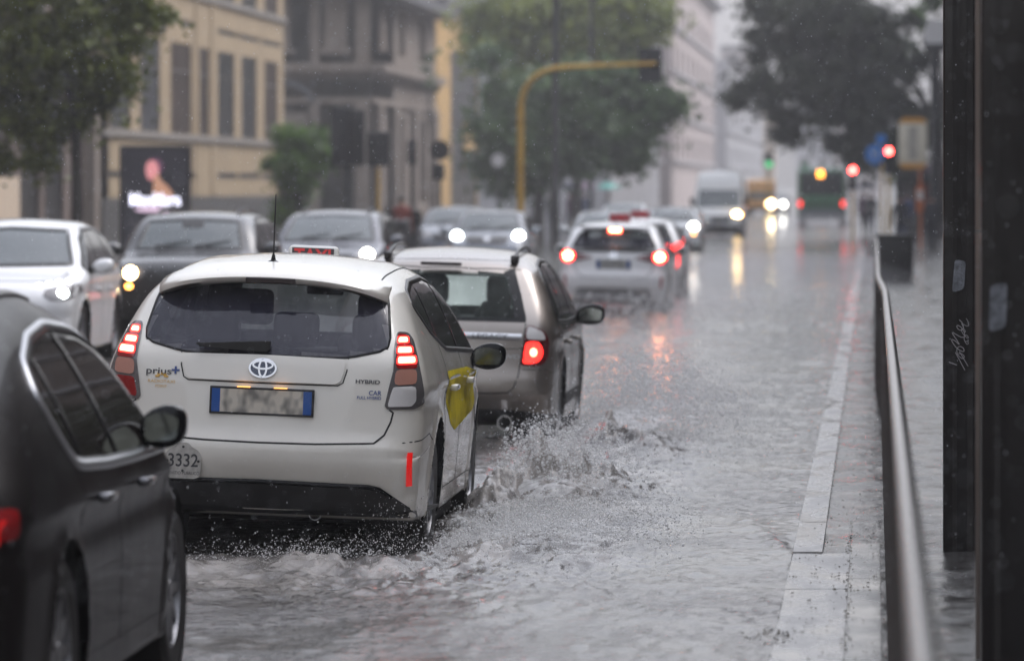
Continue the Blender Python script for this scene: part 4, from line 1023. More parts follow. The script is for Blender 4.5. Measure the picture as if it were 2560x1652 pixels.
def wet(name, c, r0, r1, sc=(1, 1, 1), ns=6.0, bump=.3, bd=.01, ior=1.45, cn=.3, detail=8.0, spec=.5):
    m, nt, b = newmat(name); tc = N(nt, 'ShaderNodeTexCoord'); mp = N(nt, 'ShaderNodeMapping'); mp.inputs['Scale'].default_value = sc
    nt.links.new(tc.outputs['Object'], mp.inputs[0])
    n = N(nt, 'ShaderNodeTexNoise', Scale=ns, Detail=detail, Roughness=.6); nt.links.new(mp.outputs[0], n.inputs['Vector'])
    n2 = N(nt, 'ShaderNodeTexNoise', Scale=ns*.18, Detail=3.0); nt.links.new(mp.outputs[0], n2.inputs['Vector'])
    r = N(nt, 'ShaderNodeMapRange'); r.inputs['From Min'].default_value = .35; r.inputs['From Max'].default_value = .65; r.inputs['To Min'].default_value = r0; r.inputs['To Max'].default_value = r1
    nt.links.new(n2.outputs[0], r.inputs[0]); nt.links.new(r.outputs[0], b.inputs['Roughness'])
    q = N(nt, 'ShaderNodeMapRange'); q.inputs['From Min'].default_value = .3; q.inputs['From Max'].default_value = .7; q.inputs['To Min'].default_value = 1-cn; q.inputs['To Max'].default_value = 1+cn
    nt.links.new(n.outputs[0], q.inputs[0])
    mx = N(nt, 'ShaderNodeMix', data_type='RGBA', blend_type='MULTIPLY'); mx.inputs[0].default_value = 1; mx.inputs[6].default_value = (*c, 1)
    nt.links.new(q.outputs[0], mx.inputs[7]); nt.links.new(mx.outputs[2], b.inputs['Base Color'])
    n3 = N(nt, 'ShaderNodeTexNoise', Scale=ns*3.6, Detail=3.0); nt.links.new(mp.outputs[0], n3.inputs['Vector'])
    hsum = N(nt, 'ShaderNodeMath', operation='MULTIPLY_ADD'); hsum.inputs[1].default_value = .16; nt.links.new(n3.outputs[0], hsum.inputs[0]); nt.links.new(n.outputs[0], hsum.inputs[2])
    bp = N(nt, 'ShaderNodeBump', Strength=bump, Distance=bd); nt.links.new(hsum.outputs[0], bp.inputs['Height']); nt.links.new(bp.outputs[0], b.inputs['Normal'])
    n4 = N(nt, 'ShaderNodeTexNoise', Scale=ns*.11, Detail=4.0, Roughness=.6); nt.links.new(tc.outputs['Object'], n4.inputs['Vector'])
    sr = N(nt, 'ShaderNodeMapRange'); sr.inputs['From Min'].default_value = .38; sr.inputs['From Max'].default_value = .62; sr.inputs['To Min'].default_value = bump*.30; sr.inputs['To Max'].default_value = bump*1.1
    nt.links.new(n4.outputs[0], sr.inputs[0]); nt.links.new(sr.outputs[0], bp.inputs['Strength'])
    b.inputs['IOR'].default_value = ior; return m
M['road'] = wet('wet_asphalt', (.05, .048, .046), .15, .4)
M['water'] = wet('flood_water', (.085, .078, .074), .02, .06, (1, .8, 1), 6.0, 1.0, .034, 1.42, .35)
M['kerb'] = wet('wet_kerb_stone', (.30, .29, .28), .08, .4, (1, .3, 1), 22.0, .25, .006, 1.5, .22)
M['pave'] = wet('wet_pavement', (.07, .067, .065), .04, .30, (1, .5, 1), 14.0, .9, .012, 1.38, .35)
tag(sheet('road', -60, -.43, 2, 1500, -.14, M['road']), kind='structure')
tag(sheet('ground', -600, 600, -20, 3000, -.16, M['road']), kind='structure')
def seg(a, b, st): return np.arange(a, b, st)
xs = np.concatenate([seg(-48, -16, 1.6), seg(-16, -9, .3), seg(-9, -4.6, .07), seg(-4.6, -2.9, .035), seg(-2.9, -.9, .016), seg(-.9, -.435, .025), [-.435]])
ys = np.concatenate([seg(8, 17, .09), seg(17, 25, .05), seg(25, 44, .028), seg(44, 60, .06), seg(60, 100, .14), seg(100, 200, .5), seg(200, 500, 4), seg(500, 1500, 50)])
X, Y = np.meshgrid(xs, ys)
def gs(x, y, cx, cy, sx, sy): return np.exp(-((x-cx)/sx)**2-((y-cy)/sy)**2)
def box_f(x, a, b, s): return 1/(1+np.exp(-(x-a)/s))*1/(1+np.exp((x-b)/s))
far = np.clip(1-(Y-60)/80, .0, 1)
Z = .010+far*(.020*vn[0](X*1.1, Y*.8)+.014*vn[1](X*3+9, Y*1.9)+.009*vn[2](X*8, Y*4.5)+.005*vn[3](X*19, Y*10)+.0028*vn[4](X*45, Y*24))
nearw = np.clip((34-Y)/8, 0, 1)
Z += nearw*(.018*vn[6](X*4+3, Y*1.5)*np.abs(vn[7](X*11, Y*4))*4+.007*vn[5](X*12, Y*5))
# churned water round the taxi and the estate car
def ridge(n): return 1-2*np.abs(n)
churn = box_f(X, -2.75, -1.25-.10*(Y-27)*0, .12)*box_f(Y, 25.4, 41, .7)
churn = np.clip(churn+.8*box_f(X, -4.5, -2.4, .15)*box_f(Y, 24.6, 27.6, .35), 0, 1)
Z += churn*(.05*vn[5](X*3.2, Y*1.3)+.045*vn[6](X*8+3, Y*4)+.030*(ridge(vn[7](X*17, Y*8))-.75)+.016*vn[1](X*38, Y*19)+.012)
def lump(cx, cy, sx, sy, h, seed, f=9):
    return h*gs(X, Y, cx, cy, sx, sy)*(.62+.9*vn[seed](X*f, Y*f*.45)+.35*vn[(seed+1) % 8](X*f*3, Y*f*1.5))
Z += lump(-2.08, 32.4, .22, .5, .46, 2, 7)+lump(-2.32, 31.6, .14, .8, .22, 3)+lump(-1.82, 33.0, .26, .9, .20, 4)+lump(-2.28, 29.6, .20, .7, .12, 5)
Z += lump(-2.0, 27.6, .30, .7, .10, 6)+lump(-2.9, 26.4, .5, .35, .085, 7, 6)+lump(-3.7, 26.0, .5, .3, .07, 1, 6)
Z += lump(-2.05, 39.0, .16, .9, .30, 0)+lump(-1.75, 38.4, .22, 1.2, .18, 5)+lump(-2.2, 36.4, .12, .8, .14, 3)
Z -= .11*gs(X, Y, -2.72, 28.35, .30, .85)+.05*gs(X, Y, -3.3, 28.5, .9, 1.2)
# travelling bow wave towards the kerb
d = (X+.42)+(Y-27.0)*.105
Z += .035*np.exp(-(d/.06)**2)*box_f(Y, 22.5, 30, .8)*(.6+.8*vn[2](X*5, Y*2))
d2 = (X+1.3)+(Y-24.6)*.33
Z += .028*np.exp(-(d2/.09)**2)*box_f(Y, 23.2, 26.4, .3)*(.6+.8*vn[4](X*5, Y*2))
Z += box_f(Y, 68, 76, .8)*box_f(X, -2.9, -.5, .1)*(.028*vn[5](X*2.2, Y*.7)+.022*vn[3](X*7, Y*3))
foam = np.clip(churn*(.35+1.5*vn[2](X*6, Y*2.6)+.8*vn[3](X*20, Y*9))+np.clip((Z-.07)*5, 0, .9), 0, 1)
water = grid_mesh('water', xs, ys, Z, M['water']); tag(water, kind='structure')
fa = water.data.attributes.new('foam', 'FLOAT', 'POINT'); fa.data.foreach_set('value', foam.reshape(-1).astype(np.float32))
wn = M['water'].node_tree; wb = wn.nodes['Principled BSDF']; wl = wb.inputs['Base Color'].links[0].from_socket
wa = wn.nodes.new('ShaderNodeAttribute'); wa.attribute_name = 'foam'; wm = wn.nodes.new('ShaderNodeMix'); wm.data_type = 'RGBA'; wm.inputs[7].default_value = (.31, .29, .27, 1)   # aerated water
wn.links.new(wa.outputs['Fac'], wm.inputs[0]); wn.links.new(wl, wm.inputs[6]); wn.links.new(wm.outputs[2], wb.inputs['Base Color'])
# kerb stones, pavement
kb = MB(); yk = 8.0; rr_ = random.Random(3)
while yk < 160:
    ln = 2.4 if yk < 27 else (1.2 if yk < 60 else 6.0)
    w = .303 if yk < 27 else .155
    kb.box(-.43, -.43+w, yk+.002, yk+ln-.002, -.12, (.030 if yk < 27 else .040)+rr_.uniform(-.001, .001), 0); yk += ln
tag(kb.build('kerb', M['kerb'], None), kind='structure')
pv = grid_mesh('pavement', np.concatenate([seg(-.425, 1.6, .03), seg(1.6, 30, 1.0)]), np.concatenate([seg(4, 26, .06), seg(26, 60, .10), seg(60, 200, .8), seg(200, 900, 20)]),
    np.zeros((1, 1)), M['pave']) if False else None
px_ = np.concatenate([seg(-.425, 1.6, .03), seg(1.6, 30, 1.0)]); py_ = np.concatenate([seg(4, 26, .06), seg(26, 60, .10), seg(60, 200, .8), seg(200, 900, 20)])
PX, PY = np.meshgrid(px_, py_)
PZ = .012+.006*vn[0](PX*2, PY*1.1)+.006*vn[1](PX*7, PY*3)+.004*vn[2](PX*17, PY*7)+np.where(PX < 1.7, .003*vn[3](PX*33, PY*12), 0)
tag(grid_mesh('pavement', px_, py_, PZ, M['pave']), kind='structure')
M['slab'] = wet('wet_stone_slab', (.17, .165, .155), .06, .35, (1, .35, 1), 16.0, .3, .006, 1.5, .2)
sl = MB(); yk = 8.0
while yk < 27: sl.box(-.125, .03, yk+.0015, yk+2.4985, -.1, .027+rr_.uniform(-.003, .003)); yk += 2.5
tag(sl.build('footpath', M['slab'], None), kind='structure')
# leaf litter in the joints
co = []; F = []
def litter_at(x, y, z, s):
    a = random.uniform(0, PI); b = random.uniform(.3, 1)*s; n = len(co)
    dx, dy = math.cos(a)*s, math.sin(a)*s*2; co.extend([(x-dx, y-dy, z), (x+dy*.3, y-dx*b/s, z+random.uniform(0, .012)), (x+dx, y+dy, z+.002), (x-dy*.3, y+dx*b/s, z+random.uniform(0, .012))]); F.append((n, n+1, n+2, n+3))
for k in range(170):
    y = random.uniform(16, 30); x = -.128+random.gauss(0, .012+.02*(random.random() < .15)); litter_at(x, y, .031, random.uniform(.004, .012))
for yj in [17, 18, 20, 21.2, 23, 24, 25.5, 26.8]:
    for k in range(8): litter_at(-.43+random.random()**1.5*.5*random.choice((1, .6)), yj+random.gauss(0, .05), .033, random.uniform(.004, .011))
for k in range(60): litter_at(random.gauss(-.44, .05), 22.2+random.gauss(0, .25), .035, random.uniform(.005, .015))
for k in range(500): litter_at(random.uniform(-.4, 0), random.uniform(20, 60), .034, random.uniform(.004, .01))
tag(np_mesh('leaf_litter', np.array(co, dtype=np.float32), np.array(F), mat('leaf_litter', (.075, .062, .036), .5)), 'dark wet leaf scraps caught in the kerb joints', 'leaf litter', kind='stuff')
tag(sheet('opposite_pavement', -60, -13.6, 30, 900, .02, M['pave']), kind='structure')

# ================================================================== splash and rain
def ico(r=1):
    bm = bmesh.new(); bmesh.ops.create_icosphere(bm, subdivisions=1, radius=r)
    V = np.array([v.co[:] for v in bm.verts]); F = np.array([[v.index for v in f.verts] for f in bm.faces]); bm.free(); return V, F
IV, IF = ico()
def drops(name, P, S, mt, stretch=None):
    n = len(P); V = IV[None]*S[:, None, :]+P[:, None, :]; V = V.reshape(-1, 3)
    F = (IF[None]+(np.arange(n)*len(IV))[:, None, None]).reshape(-1, 3)
    return np_mesh(name, V.astype(np.float32), F, mt, True)
def splash_mat(name, clear, white=.5):
    """thin broken water: part see-through, part white froth, with a wet gloss"""
    m, nt, b = newmat(name); out = nt.nodes['Material Output']
    b.inputs['Base Color'].default_value = (.90, .90, .90, 1); b.inputs['Roughness'].default_value = .08; b.inputs['IOR'].default_value = 1.5
    tl_ = N(nt, 'ShaderNodeBsdfTranslucent'); tl_.inputs[0].default_value = (.92, .92, .92, 1)
    m1 = N(nt, 'ShaderNodeMixShader'); m1.inputs[0].default_value = .4; nt.links.new(b.outputs[0], m1.inputs[1]); nt.links.new(tl_.outputs[0], m1.inputs[2])
    tr = N(nt, 'ShaderNodeBsdfTransparent'); tr.inputs[0].default_value = (.94, .94, .94, 1)
    mx = N(nt, 'ShaderNodeMixShader')
    tc = N(nt, 'ShaderNodeTexCoord'); n = N(nt, 'ShaderNodeTexNoise', Scale=16.0, Detail=6.0); nt.links.new(tc.outputs['Object'], n.inputs['Vector'])
    mr = N(nt, 'ShaderNodeMapRange'); mr.inputs['From Min'].default_value = .36; mr.inputs['From Max'].default_value = .66; mr.inputs['To Min'].default_value = clear+.22; mr.inputs['To Max'].default_value = max(0, clear-.30)
    nt.links.new(n.outputs[0], mr.inputs[0]); nt.links.new(mr.outputs[0], mx.inputs[0])
    nt.links.new(m1.outputs[0], mx.inputs[1]); nt.links.new(tr.outputs[0], mx.inputs[2]); nt.links.new(mx.outputs[0], out.inputs['Surface']); return m
M['spray'] = splash_mat('spray_drops', .40)
M['sheetw'] = splash_mat('thrown_water', .42)
def cloud(n, cx, cy, cz, sx, sy, sz, r0, r1):
    P = np.stack([rng.normal(cx, sx, n), rng.normal(cy, sy, n), np.abs(rng.normal(cz, sz, n))+.01], -1)
    r = r0+(r1-r0)*rng.random(n)**3; S = np.stack([r*rng.uniform(.8, 1.3, n), r*rng.uniform(.8, 1.5, n), r*rng.uniform(.8, 1.3, n)], -1); return P, S
def fan(n, x0, y0, dirx, reach, h, ys_, r0, r1, p=1.0):
    """ballistic fan thrown sideways off a wheel"""
    u = rng.random(n)**p; k = rng.random(n); top = h*(rng.uniform(.35, 1.0, n)); z = 4*top*u*(1-u*.92)+rng.normal(0, .012, n)
    P = np.stack([x0+dirx*reach*u*(.5+.6*k)+rng.normal(0, .02, n), y0+rng.normal(0, ys_, n)+u*ys_*1.5*(k-.5), np.abs(z)+.005], -1)
    r = r0+(r1-r0)*rng.random(n)**3.2; S = np.stack([r]*3, -1)*rng.uniform(.8, 1.4, (n, 3)); return P, S
def group(*a): return np.concatenate([q[0] for q in a]), np.concatenate([q[1] for q in a])
P, S = group(fan(2600, -2.45, 32.2, 1, 1.0, .50, .45, .0025, .010), cloud(1100, -1.95, 32.6, .26, .16, .4, .10, .003, .010), cloud(500, -2.15, 34.0, .28, .16, .6, .12, .002, .007), fan(6500, -2.45, 32.2, 1, .95, .50, .5, .001, .0035), fan(7000, -2.45, 28.8, 1, 1.4, .16, 1.0, .001, .003, .8), cloud(5000, -1.9, 29.8, .03, .42, 1.8, .06, .001, .003),
             fan(3400, -2.45, 28.6, 1, 1.35, .15, .85, .002, .0075, .8), cloud(3000, -1.85, 28.6, .03, .38, 1.5, .07, .002, .008), fan(3000, -2.4, 30.4, 1, 1.2, .12, .8, .002, .0075))
tag(drops('taxi_spray', P, S, M['spray']), 'dense spray of drops thrown towards the kerb by the big white taxi', 'water splash', kind='stuff')
P, S = group(fan(4200, -2.4, 40.9, 1, 1.3, .62, .7, .003, .011, .7), fan(2600, -2.35, 44.0, 1, 1.3, .36, .9, .003, .009), fan(8000, -2.4, 41.2, 1, 1.35, .60, 1.0, .0012, .004, .7), cloud(2600, -1.6, 39.4, .10, .40, 2.2, .12, .003, .009), cloud(1200, -2.1, 38.6, .08, .3, 1.2, .10, .003, .009), cloud(1500, -1.5, 40.5, .36, .45, 1.5, .16, .0025, .007))
tag(drops('estate_spray', P, S, M['spray']), 'fan of spray beside the rear wheel of the brown estate car', 'water splash', kind='stuff')
P, S = group(cloud(2500, -2.9, 27.0, .03, .35, .35, .05, .001, .0045), cloud(1500, -3.7, 26.6, .02, .45, .3, .03, .001, .004), cloud(700, -2.6, 27.9, .14, .10, .5, .14, .001, .004))
tag(drops('wake_spray', P, S, M['spray']), 'froth breaking behind the rear bumper of the big white taxi', 'water splash', kind='stuff')
P, S = group(cloud(1600, -2.9, 78, .12, .9, 5, .18, .006, .02), cloud(700, -3.4, 80, .25, .3, 3, .25, .005, .014), cloud(500, -5.0, 78.5, .2, .4, 2, .2, .006, .018))
tag(drops('far_spray', P, S, M['spray']), 'mist of spray around the wheels of the braking white hatchback', 'water splash', kind='stuff')
# thrown sheets
def sheet_splash(x0, y0, reach, h, ylen, seed, name, label):
    nu, nv = 46, 70; V = []; F = []
    vv = vn[seed]; v2 = vn[(seed+3) % 8]
    keep = {}
    for i in range(nv):
        y = y0+ylen*(i/(nv-1)-.5); e = math.sin(PI*i/(nv-1))**.7
        for j in range(nu):
            u = j/(nu-1); a = np.array([y*2.6]); b = np.array([u*3.0])
            hh = h*e*(.65+.8*float(vv(a, b*.3)[0])); z = 3.4*hh*u*(1-u*.78)+.02*float(v2(a*6, b*4)[0])+.012*float(vv(a*15, b*9)[0])
            x = x0+reach*u**1.1*(.7+.5*e)+.05*float(v2(a*3, b*2)[0])
            V.append((x, y+.14*float(vv(b*2, a)[0]), max(z, -.02)))
    H = vn[(seed+5) % 8]
    for i in range(nv-1):
        for j in range(nu-1):
            hole = float(H(np.array([i*.42]), np.array([j*.20]))[0])+.38*(j/nu)
            if hole < .30: F.append((i*nu+j, i*nu+j+1, (i+1)*nu+j+1, (i+1)*nu+j))
    o = from_py(name, V, F, M['sheetw'], None, True)
    return tag(o, label, 'water splash', kind='stuff')
sheet_splash(-2.44, 32.3, .62, .36, 2.0, 1, 'thrown_water', 'curling glassy sheet of water leaving the front wheel of the big white taxi')
sheet_splash(-2.36, 41.0, .85, .38, 2.6, 4, 'thrown_water', 'torn sheet of water leaving the rear wheel of the brown estate car')
sheet_splash(-2.42, 28.4, .85, .09, 2.8, 6, 'thrown_water', 'low frothing sheet of water at the rear wheel of the big white taxi')
# falling rain, real drops in the air
n = 9000; yy = 7+rng.random(n)**.8*42; s_ = FPX/yy; pxx = rng.uniform(-40, 2600, n); pyy = rng.uniform(-40, 1500, n)
P = np.stack([(pxx-VX)/s_, yy, CAMH-(pyy-HY)/s_], -1); P = P[P[:, 2] > .05]; n = len(P); r = rng.uniform(.0009, .0022, n)
tag(drops('rain', P, np.stack([r, r, r*rng.uniform(1.0, 2.4, n)], -1), M['rain']) if 'rain' in M else drops('rain', P, np.stack([r, r, r*rng.uniform(1.0, 2.4, n)], -1), M.setdefault('rain', mat('rain_drops', (.8, .82, .85), .2))), 'fine raindrops falling through the air over the street', 'rain', kind='stuff')

# ================================================================== railing, shelter posts, bin
M['rail'] = mat('wet_steel_rail', (.38, .36, .35), .22, metal=.9, bump=(30, .2, .01))
M['rail_dark'] = mat('rail_panel_dark', (.10, .09, .085), .35, metal=.6)
fz = empty('street_railing', (.09, 14, 0)); tag(fz, 'long wet steel handrail on closely spaced bars between the kerb and the pavement', 'railing')
def ab(o): o.matrix_parent_inverse = Matrix.Translation((-.09, -14, 0)); return o
def railx(y):
    t = min(1, max(0, (y-41)/9)); return .094-.05*t*t*(3-2*t)
pts = [(railx(y), y, 1.10) for y in np.arange(4, 84, 1.0)]
ab(MB().tube(pts, .030, 14).build('handrail', M['rail'], fz, True))
pts = [(railx(y)-.004, y, .13) for y in np.arange(4, 84, 1.0)]
ab(MB().tube(pts, .014, 8).build('bottom_rail', M['rail_dark'], fz, True))
bars = MB(); y = 8.0
while y < 83: bars.tube([(railx(y)-.03, y, .1), (railx(y)-.03, y, 1.08)], .011, 5, False); y += .14
o = ab(bars.build('baluster_bars', M['rail_dark'], fz, True)); o['kind'] = 'stuff'
for k in range(39):
    y = 6.5+k*2.0
    ab(MB().box(railx(y)-.025, railx(y)+.025, y-.03, y+.03, 0, 1.09, .006).build('post', M['rail_dark'], fz))
M['post_paint'] = mat('dark_brown_post_paint', (.012, .008, .007), .35, coat=.3, noise=(6, .4), bump=(14, .25, .01))
M['sticker'] = mat('worn_sticker', (.20, .21, .23), .5, noise=(40, .6))
M['scribble'] = mat('scratched_scribble', (.42, .40, .40), .6)
M['aluminium'] = mat('brown_aluminium', (.30, .25, .22), .35, metal=.8)
def shelter_post(X0, Y0, wd, label, nm='shelter_post'):
    e = empty(nm, (X0+wd/2, Y0, 0)); tag(e, label, 'shelter post')
    MB().box(-wd/2, wd/2, 0, .16, -.02, 5.2, .012).build('upright', M['post_paint'], e, True)
    MB().box(-wd/2+.05, -wd/2+.075, -.012, 0, 0, 5.2).build('ridge', M['post_paint'], e)
    MB().box(wd/2-.062, wd/2-.03, -.014, 0, 0, 5.2).build('ridge', M['post_paint'], e)
    return e
p1 = shelter_post((2358-VX)/464, FPX/464, .19, 'dark shelter post whose foot shows on the pavement, with a white scribble and scratched drips')
# scribble
def squig(e, cx, cz, w, h, loops, nm, mt, r=.0022, seed=1):
    rr = random.Random(seed); pts = []
    for k in range(loops*10):
        t = k/(loops*10); a = t*loops*2*PI
        pts.append((cx+w*(.35*math.sin(a*.9+rr.random()*.2)+.25*math.sin(a*.31)), -.018, cz+h*(t-.5)+h*.12*math.cos(a)))
    MB().tube(pts, r, 5).build(nm, mt, e, True)
s = 464; f = lambda px, py: (wx(px, s)-p1.location.x, wz(py, s))
c0 = f(2395, 850); squig(p1, c0[0], c0[1], .07, .19, 5, 'scribble', M['scribble'], .0024, 3)
c0 = f(2412, 830); squig(p1, c0[0], c0[1], .04, .13, 4, 'scribble', M['scribble'], .002, 5)
for a, b in (((2388, 880), (2412, 925)), ((2398, 878), (2420, 915)), ((2372, 905), (2392, 912))):
    A = f(*a); B = f(*b); MB().tube([(A[0], -.018, A[1]), (B[0], -.018, B[1])], .0022, 5).build('scribble', M['scribble'], p1, True)
c0 = f(2396, 690); MB().prism(rpoly([(c0[0]-.035, c0[1]-.09), (c0[0]+.03, c0[1]-.07), (c0[0]+.04, c0[1]+.08), (c0[0]-.02, c0[1]+.09)]), -.016, -.013).build('sticker', M['sticker'], p1)
dr = MB()
for k in range(34):
    A = f(2404+random.uniform(-1.5, 1.5), 465+k*8.2+random.uniform(-2, 2)); dr.lathe([(0, -.003), (.0022, 0), (0, .003)], 6, 'y', (A[0], -.0165, A[1]))
dr.build('drip_beads', M['rail'], p1)
sp_ = FPX/660
p2 = shelter_post((2452-VX)/660, sp_, .26, 'wide dark shelter post running past the frame, nearer than the one with the scribble')
s = 660; f2 = lambda px, py: (wx(px, s)-p2.location.x, wz(py, s))
c0 = f2(2495, 765); MB().prism(rpoly([(c0[0]-.035, c0[1]-.10), (c0[0]+.03, c0[1]-.08), (c0[0]+.035, c0[1]+.09), (c0[0]-.03, c0[1]+.08)]), -.016, -.013).build('sticker', M['sticker'], p2)
e = empty('metal_strip', ((2444-VX)/600, FPX/600, 0)); tag(e, 'slim brownish metal strip standing between the two dark shelter posts', 'metal strip')
MB().box(-.008, .010, 0, .05, 0, 5.2, .003).build('profile', M['aluminium'], e)
MB().box(-.010, .012, -.003, 0, wz(582, 600), wz(574, 600)).build('joint_clip', M['rail'], e)
# the posts carry no glints; reflections of lights on them are left out
# bin
s = 119; Yb = FPX/s; e = empty('litter_bin', (wx(2238, s), Yb, .02)); tag(e, 'black square litter bin standing beyond the end of the handrail', 'litter bin')
MB().box(-.38, .38, -.3, .3, .05, .88, .04).build('bin_body', M['plastic'], e, True); MB().box(-.41, .41, -.33, .33, .86, .95, .02).build('bin_lid', M['plastic'], e, True)
MB().box(-.34, .34, -.26, .26, 0, .06).build('base', M['seam'], e)

# ================================================================== signs, signals
M['pole_yellow'] = mat('yellow_pole_paint', (.50, .30, .04), .6, noise=(3, .3)); M['pole_grey'] = mat('dark_pole_paint', (.03, .032, .034), .5)
M['orange_pole'] = mat('orange_pole_paint', (.50, .14, .04), .4); M['sign_cream'] = mat('timetable_cream', (.70, .66, .54), .5, noise=(5, .12))
M['sign_orange'] = mat('stop_sign_orange', (.60, .30, .05), .4); M['sign_blue'] = mat('round_sign_blue', (.02, .20, .62), .5); M['white_sign'] = mat('white_sign', (.6, .6, .6), .4)
M['sign_back'] = mat('sign_back', (.014, .014, .016), .5, metal=.3)
s = 80; e = empty('bus_stop_sign', (wx(2300, s), FPX/s, .02)); tag(e, 'cream bus stop panel with orange ends on an orange pole', 'bus stop sign')
f = lambda px, py: (wx(px, s)-e.location.x, wz(py, s))
a = f(2246, 418); b = f(2318, 302)
MB().tube([(.02, 0, 0), (.0, 0, b[1])], .05, 10).build('pole', M['orange_pole'], e, True)
MB().box(a[0], b[0], -.12, -.06, a[1], b[1], .05).build('timetable_panel', M['sign_cream'], e, True)
MB().prism(rpoly([(a[0], b[1]-.10), (b[0], b[1]-.10), (b[0]-.12, b[1]+.08), (a[0]+.12, b[1]+.08)]), -.13, -.05).build('end_cap', M['sign_orange'], e)
MB().prism(rpoly([(a[0], a[1]+.10), (a[0]+.12, a[1]-.08), (b[0]-.12, a[1]-.08), (b[0], a[1]+.10)]), -.13, -.05).build('end_cap', M['sign_orange'], e)
MB().box((a[0]+b[0])/2-.14, (a[0]+b[0])/2+.14, -.125, -.12, a[1]+.2, b[1]-.2).build('timetable_print', mat('timetable_print', (.44, .42, .37), .6, noise=(9, .3)), e)
c0 = f(2300, 490); MB().box(c0[0]-.13, c0[0]+.13, -.16, -.05, c0[1]-.55, c0[1]+.25, .03).build('ticket_box', M['orange_pole'], e, True)
MB().box(c0[0]-.09, c0[0]+.09, -.17, -.16, c0[1]-.15, c0[1]+.15).build('box_label', M['white_sign'], e)
def signal(name, label, px, py, s, lit, pole=True, polep=None, n=3, which=0, hw=.15, r=.11, polemat='pole_yellow', bx=0):
    e = empty(name, (wx(px, s), FPX/s, .02)); tag(e, label, 'traffic light')
    z = wz(py, s); zz = z+.30*which
    if pole: MB().tube([(bx, .12, 0), (bx, .12, zz-.3*n+.1)], .06, 10).build('pole', M[polemat], e, True)
    MB().box(-hw, hw, 0, .22, zz-.30*n+.15, zz+.15, .03).build('signal_housing', M['plastic'], e, True)
    for k in range(n):
        zc = zz-.30*k; mt = M[lit] if k == which else M['seam']
        MB().lathe([(0, -.03), (r*.7, -.025), (r, 0), (r, .02)], 20, 'y', (0, 0, zc)).build('lens', mt, e, True)
        MB().lathe([(r+.012, -.14), (r+.012, 0)], 20, 'y', (0, 0, zc)).build('visor', M['plastic'], e, True)
    return e
signal('traffic_light', 'red traffic light on a yellow pole beside the blue round sign', 2222, 380, 75, 'sig_red')
signal('traffic_light', 'smaller red traffic light on its own pole beside the green bus', 2132, 427, 66, 'sig_red', r=.12)
signal('traffic_light', 'hazy green traffic light hanging over the yellow minibus', 1922, 411, 38, 'sig_green', which=2, r=.22, hw=.3)
s = 75; e = empty('round_sign', (wx(2205, s), FPX/s+.6, .02)); tag(e, 'blue round road sign on a slim yellow pole next to the red light', 'road sign')
f = lambda px, py: (wx(px, s)-e.location.x, wz(py, s))
MB().tube([(0, .05, 0), (0, .05, wz(350, s))], .045, 8).build('pole', M['pole_yellow'], e, True)
c0 = f(2188, 388); MB().lathe([(0, -.03), (.33, -.03), (.34, 0), (0, 0)], 30, 'y', (c0[0], 0, c0[1])).build('sign_disc', M['sign_blue'], e)
m = MB()
for dx, sg in ((-.09, -1), (.09, 1)):
    m.box(c0[0]+dx-.018, c0[0]+dx+.018, -.036, -.03, c0[1]-.18, c0[1]+.06); m.prism([(c0[0]+dx-.06, c0[1]+.05), (c0[0]+dx+.06, c0[1]+.05), (c0[0]+dx, c0[1]+.16)], -.036, -.03)
m.build('arrow_marking', M['white_sign'], e)
c0 = f(2203, 350); MB().box(c0[0]-.16, c0[0]+.16, -.03, 0, c0[1]-.16, c0[1]+.16, .02).build('small_sign', M['sign_blue'], e)
# curved mast with the signal over the road
s = 90; Ym = FPX/s; bx = wx(1301, s); e = empty('signal_mast', (bx, Ym, 0)); tag(e, 'tall curved yellow mast arm carrying a black signal board over the carriageway', 'traffic light')
f = lambda px, py: (wx(px, s)-bx, 0, wz(py, s))
pp = [(0, 0, 0), (0, 0, wz(300, s)), f(1302, 260), f(1310, 228), f(1328, 202), f(1352, 183), f(1385, 172), f(1430, 168), f(1520, 164), f(1640, 160)]
MB().tube(pp, [.10, .095, .09, .09, .085, .08, .075, .07, .06, .05], 12).build('mast_arm', M['pole_yellow'], e, True)
a = f(1596, 208); b = f(1655, 120)
MB().box(a[0], b[0], .06, .12, a[2], b[2], .02).build('backing_board', M['pole_grey'], e)
MB().box(a[0]+.15, b[0]-.15, .12, .34, a[2]+.05, b[2]-.05, .03).build('signal_housing', M['plastic'], e)
# backs of signals and signs on the far side
def sign_back(name, label, rects_, px, s, cat, polemat='pole_grey', round_=None):
    e = empty(name, (wx(px, s), FPX/s, 0)); tag(e, label, cat)
    top = max([r[3] for r in rects_]+[0], key=lambda v: 0) if False else None
    zt = max(wz(r[2], s) for r in rects_) if rects_ else wz(round_[1], s)
    MB().tube([(0, .1, 0), (0, .1, zt)], .055, 8).build('pole', M[polemat], e, True)
    for r in rects_:
        MB().box(wx(r[0], s)-e.location.x, wx(r[1], s)-e.location.x, -.12, .06, wz(r[3], s), wz(r[2], s), .04).build('signal_housing', M['sign_back'], e, True)
    if round_:
        MB().lathe([(0, -.03), (round_[2]/s, -.02), (round_[2]/s, .01), (0, .01)], 24, 'y', (wx(round_[0], s)-e.location.x, 0, wz(round_[1], s))).build('sign_disc', M['sign_back'], e)
    return e
sign_back('traffic_light', 'pair of black signal housings seen from behind, beside the round bush', [(828, 870, 268, 418), (872, 912, 275, 414)], 868, 92, 'traffic light')
sign_back('traffic_light', 'lower black signal housing before the grey stone house', [(918, 974, 330, 416)], 945, 88, 'traffic light', 'pole_yellow')
sign_back('road_sign', 'round sign seen from behind against the ochre wall', [(1082, 1112, 410, 450)], 1098, 84, 'road sign', round_=(1100, 376, 25))
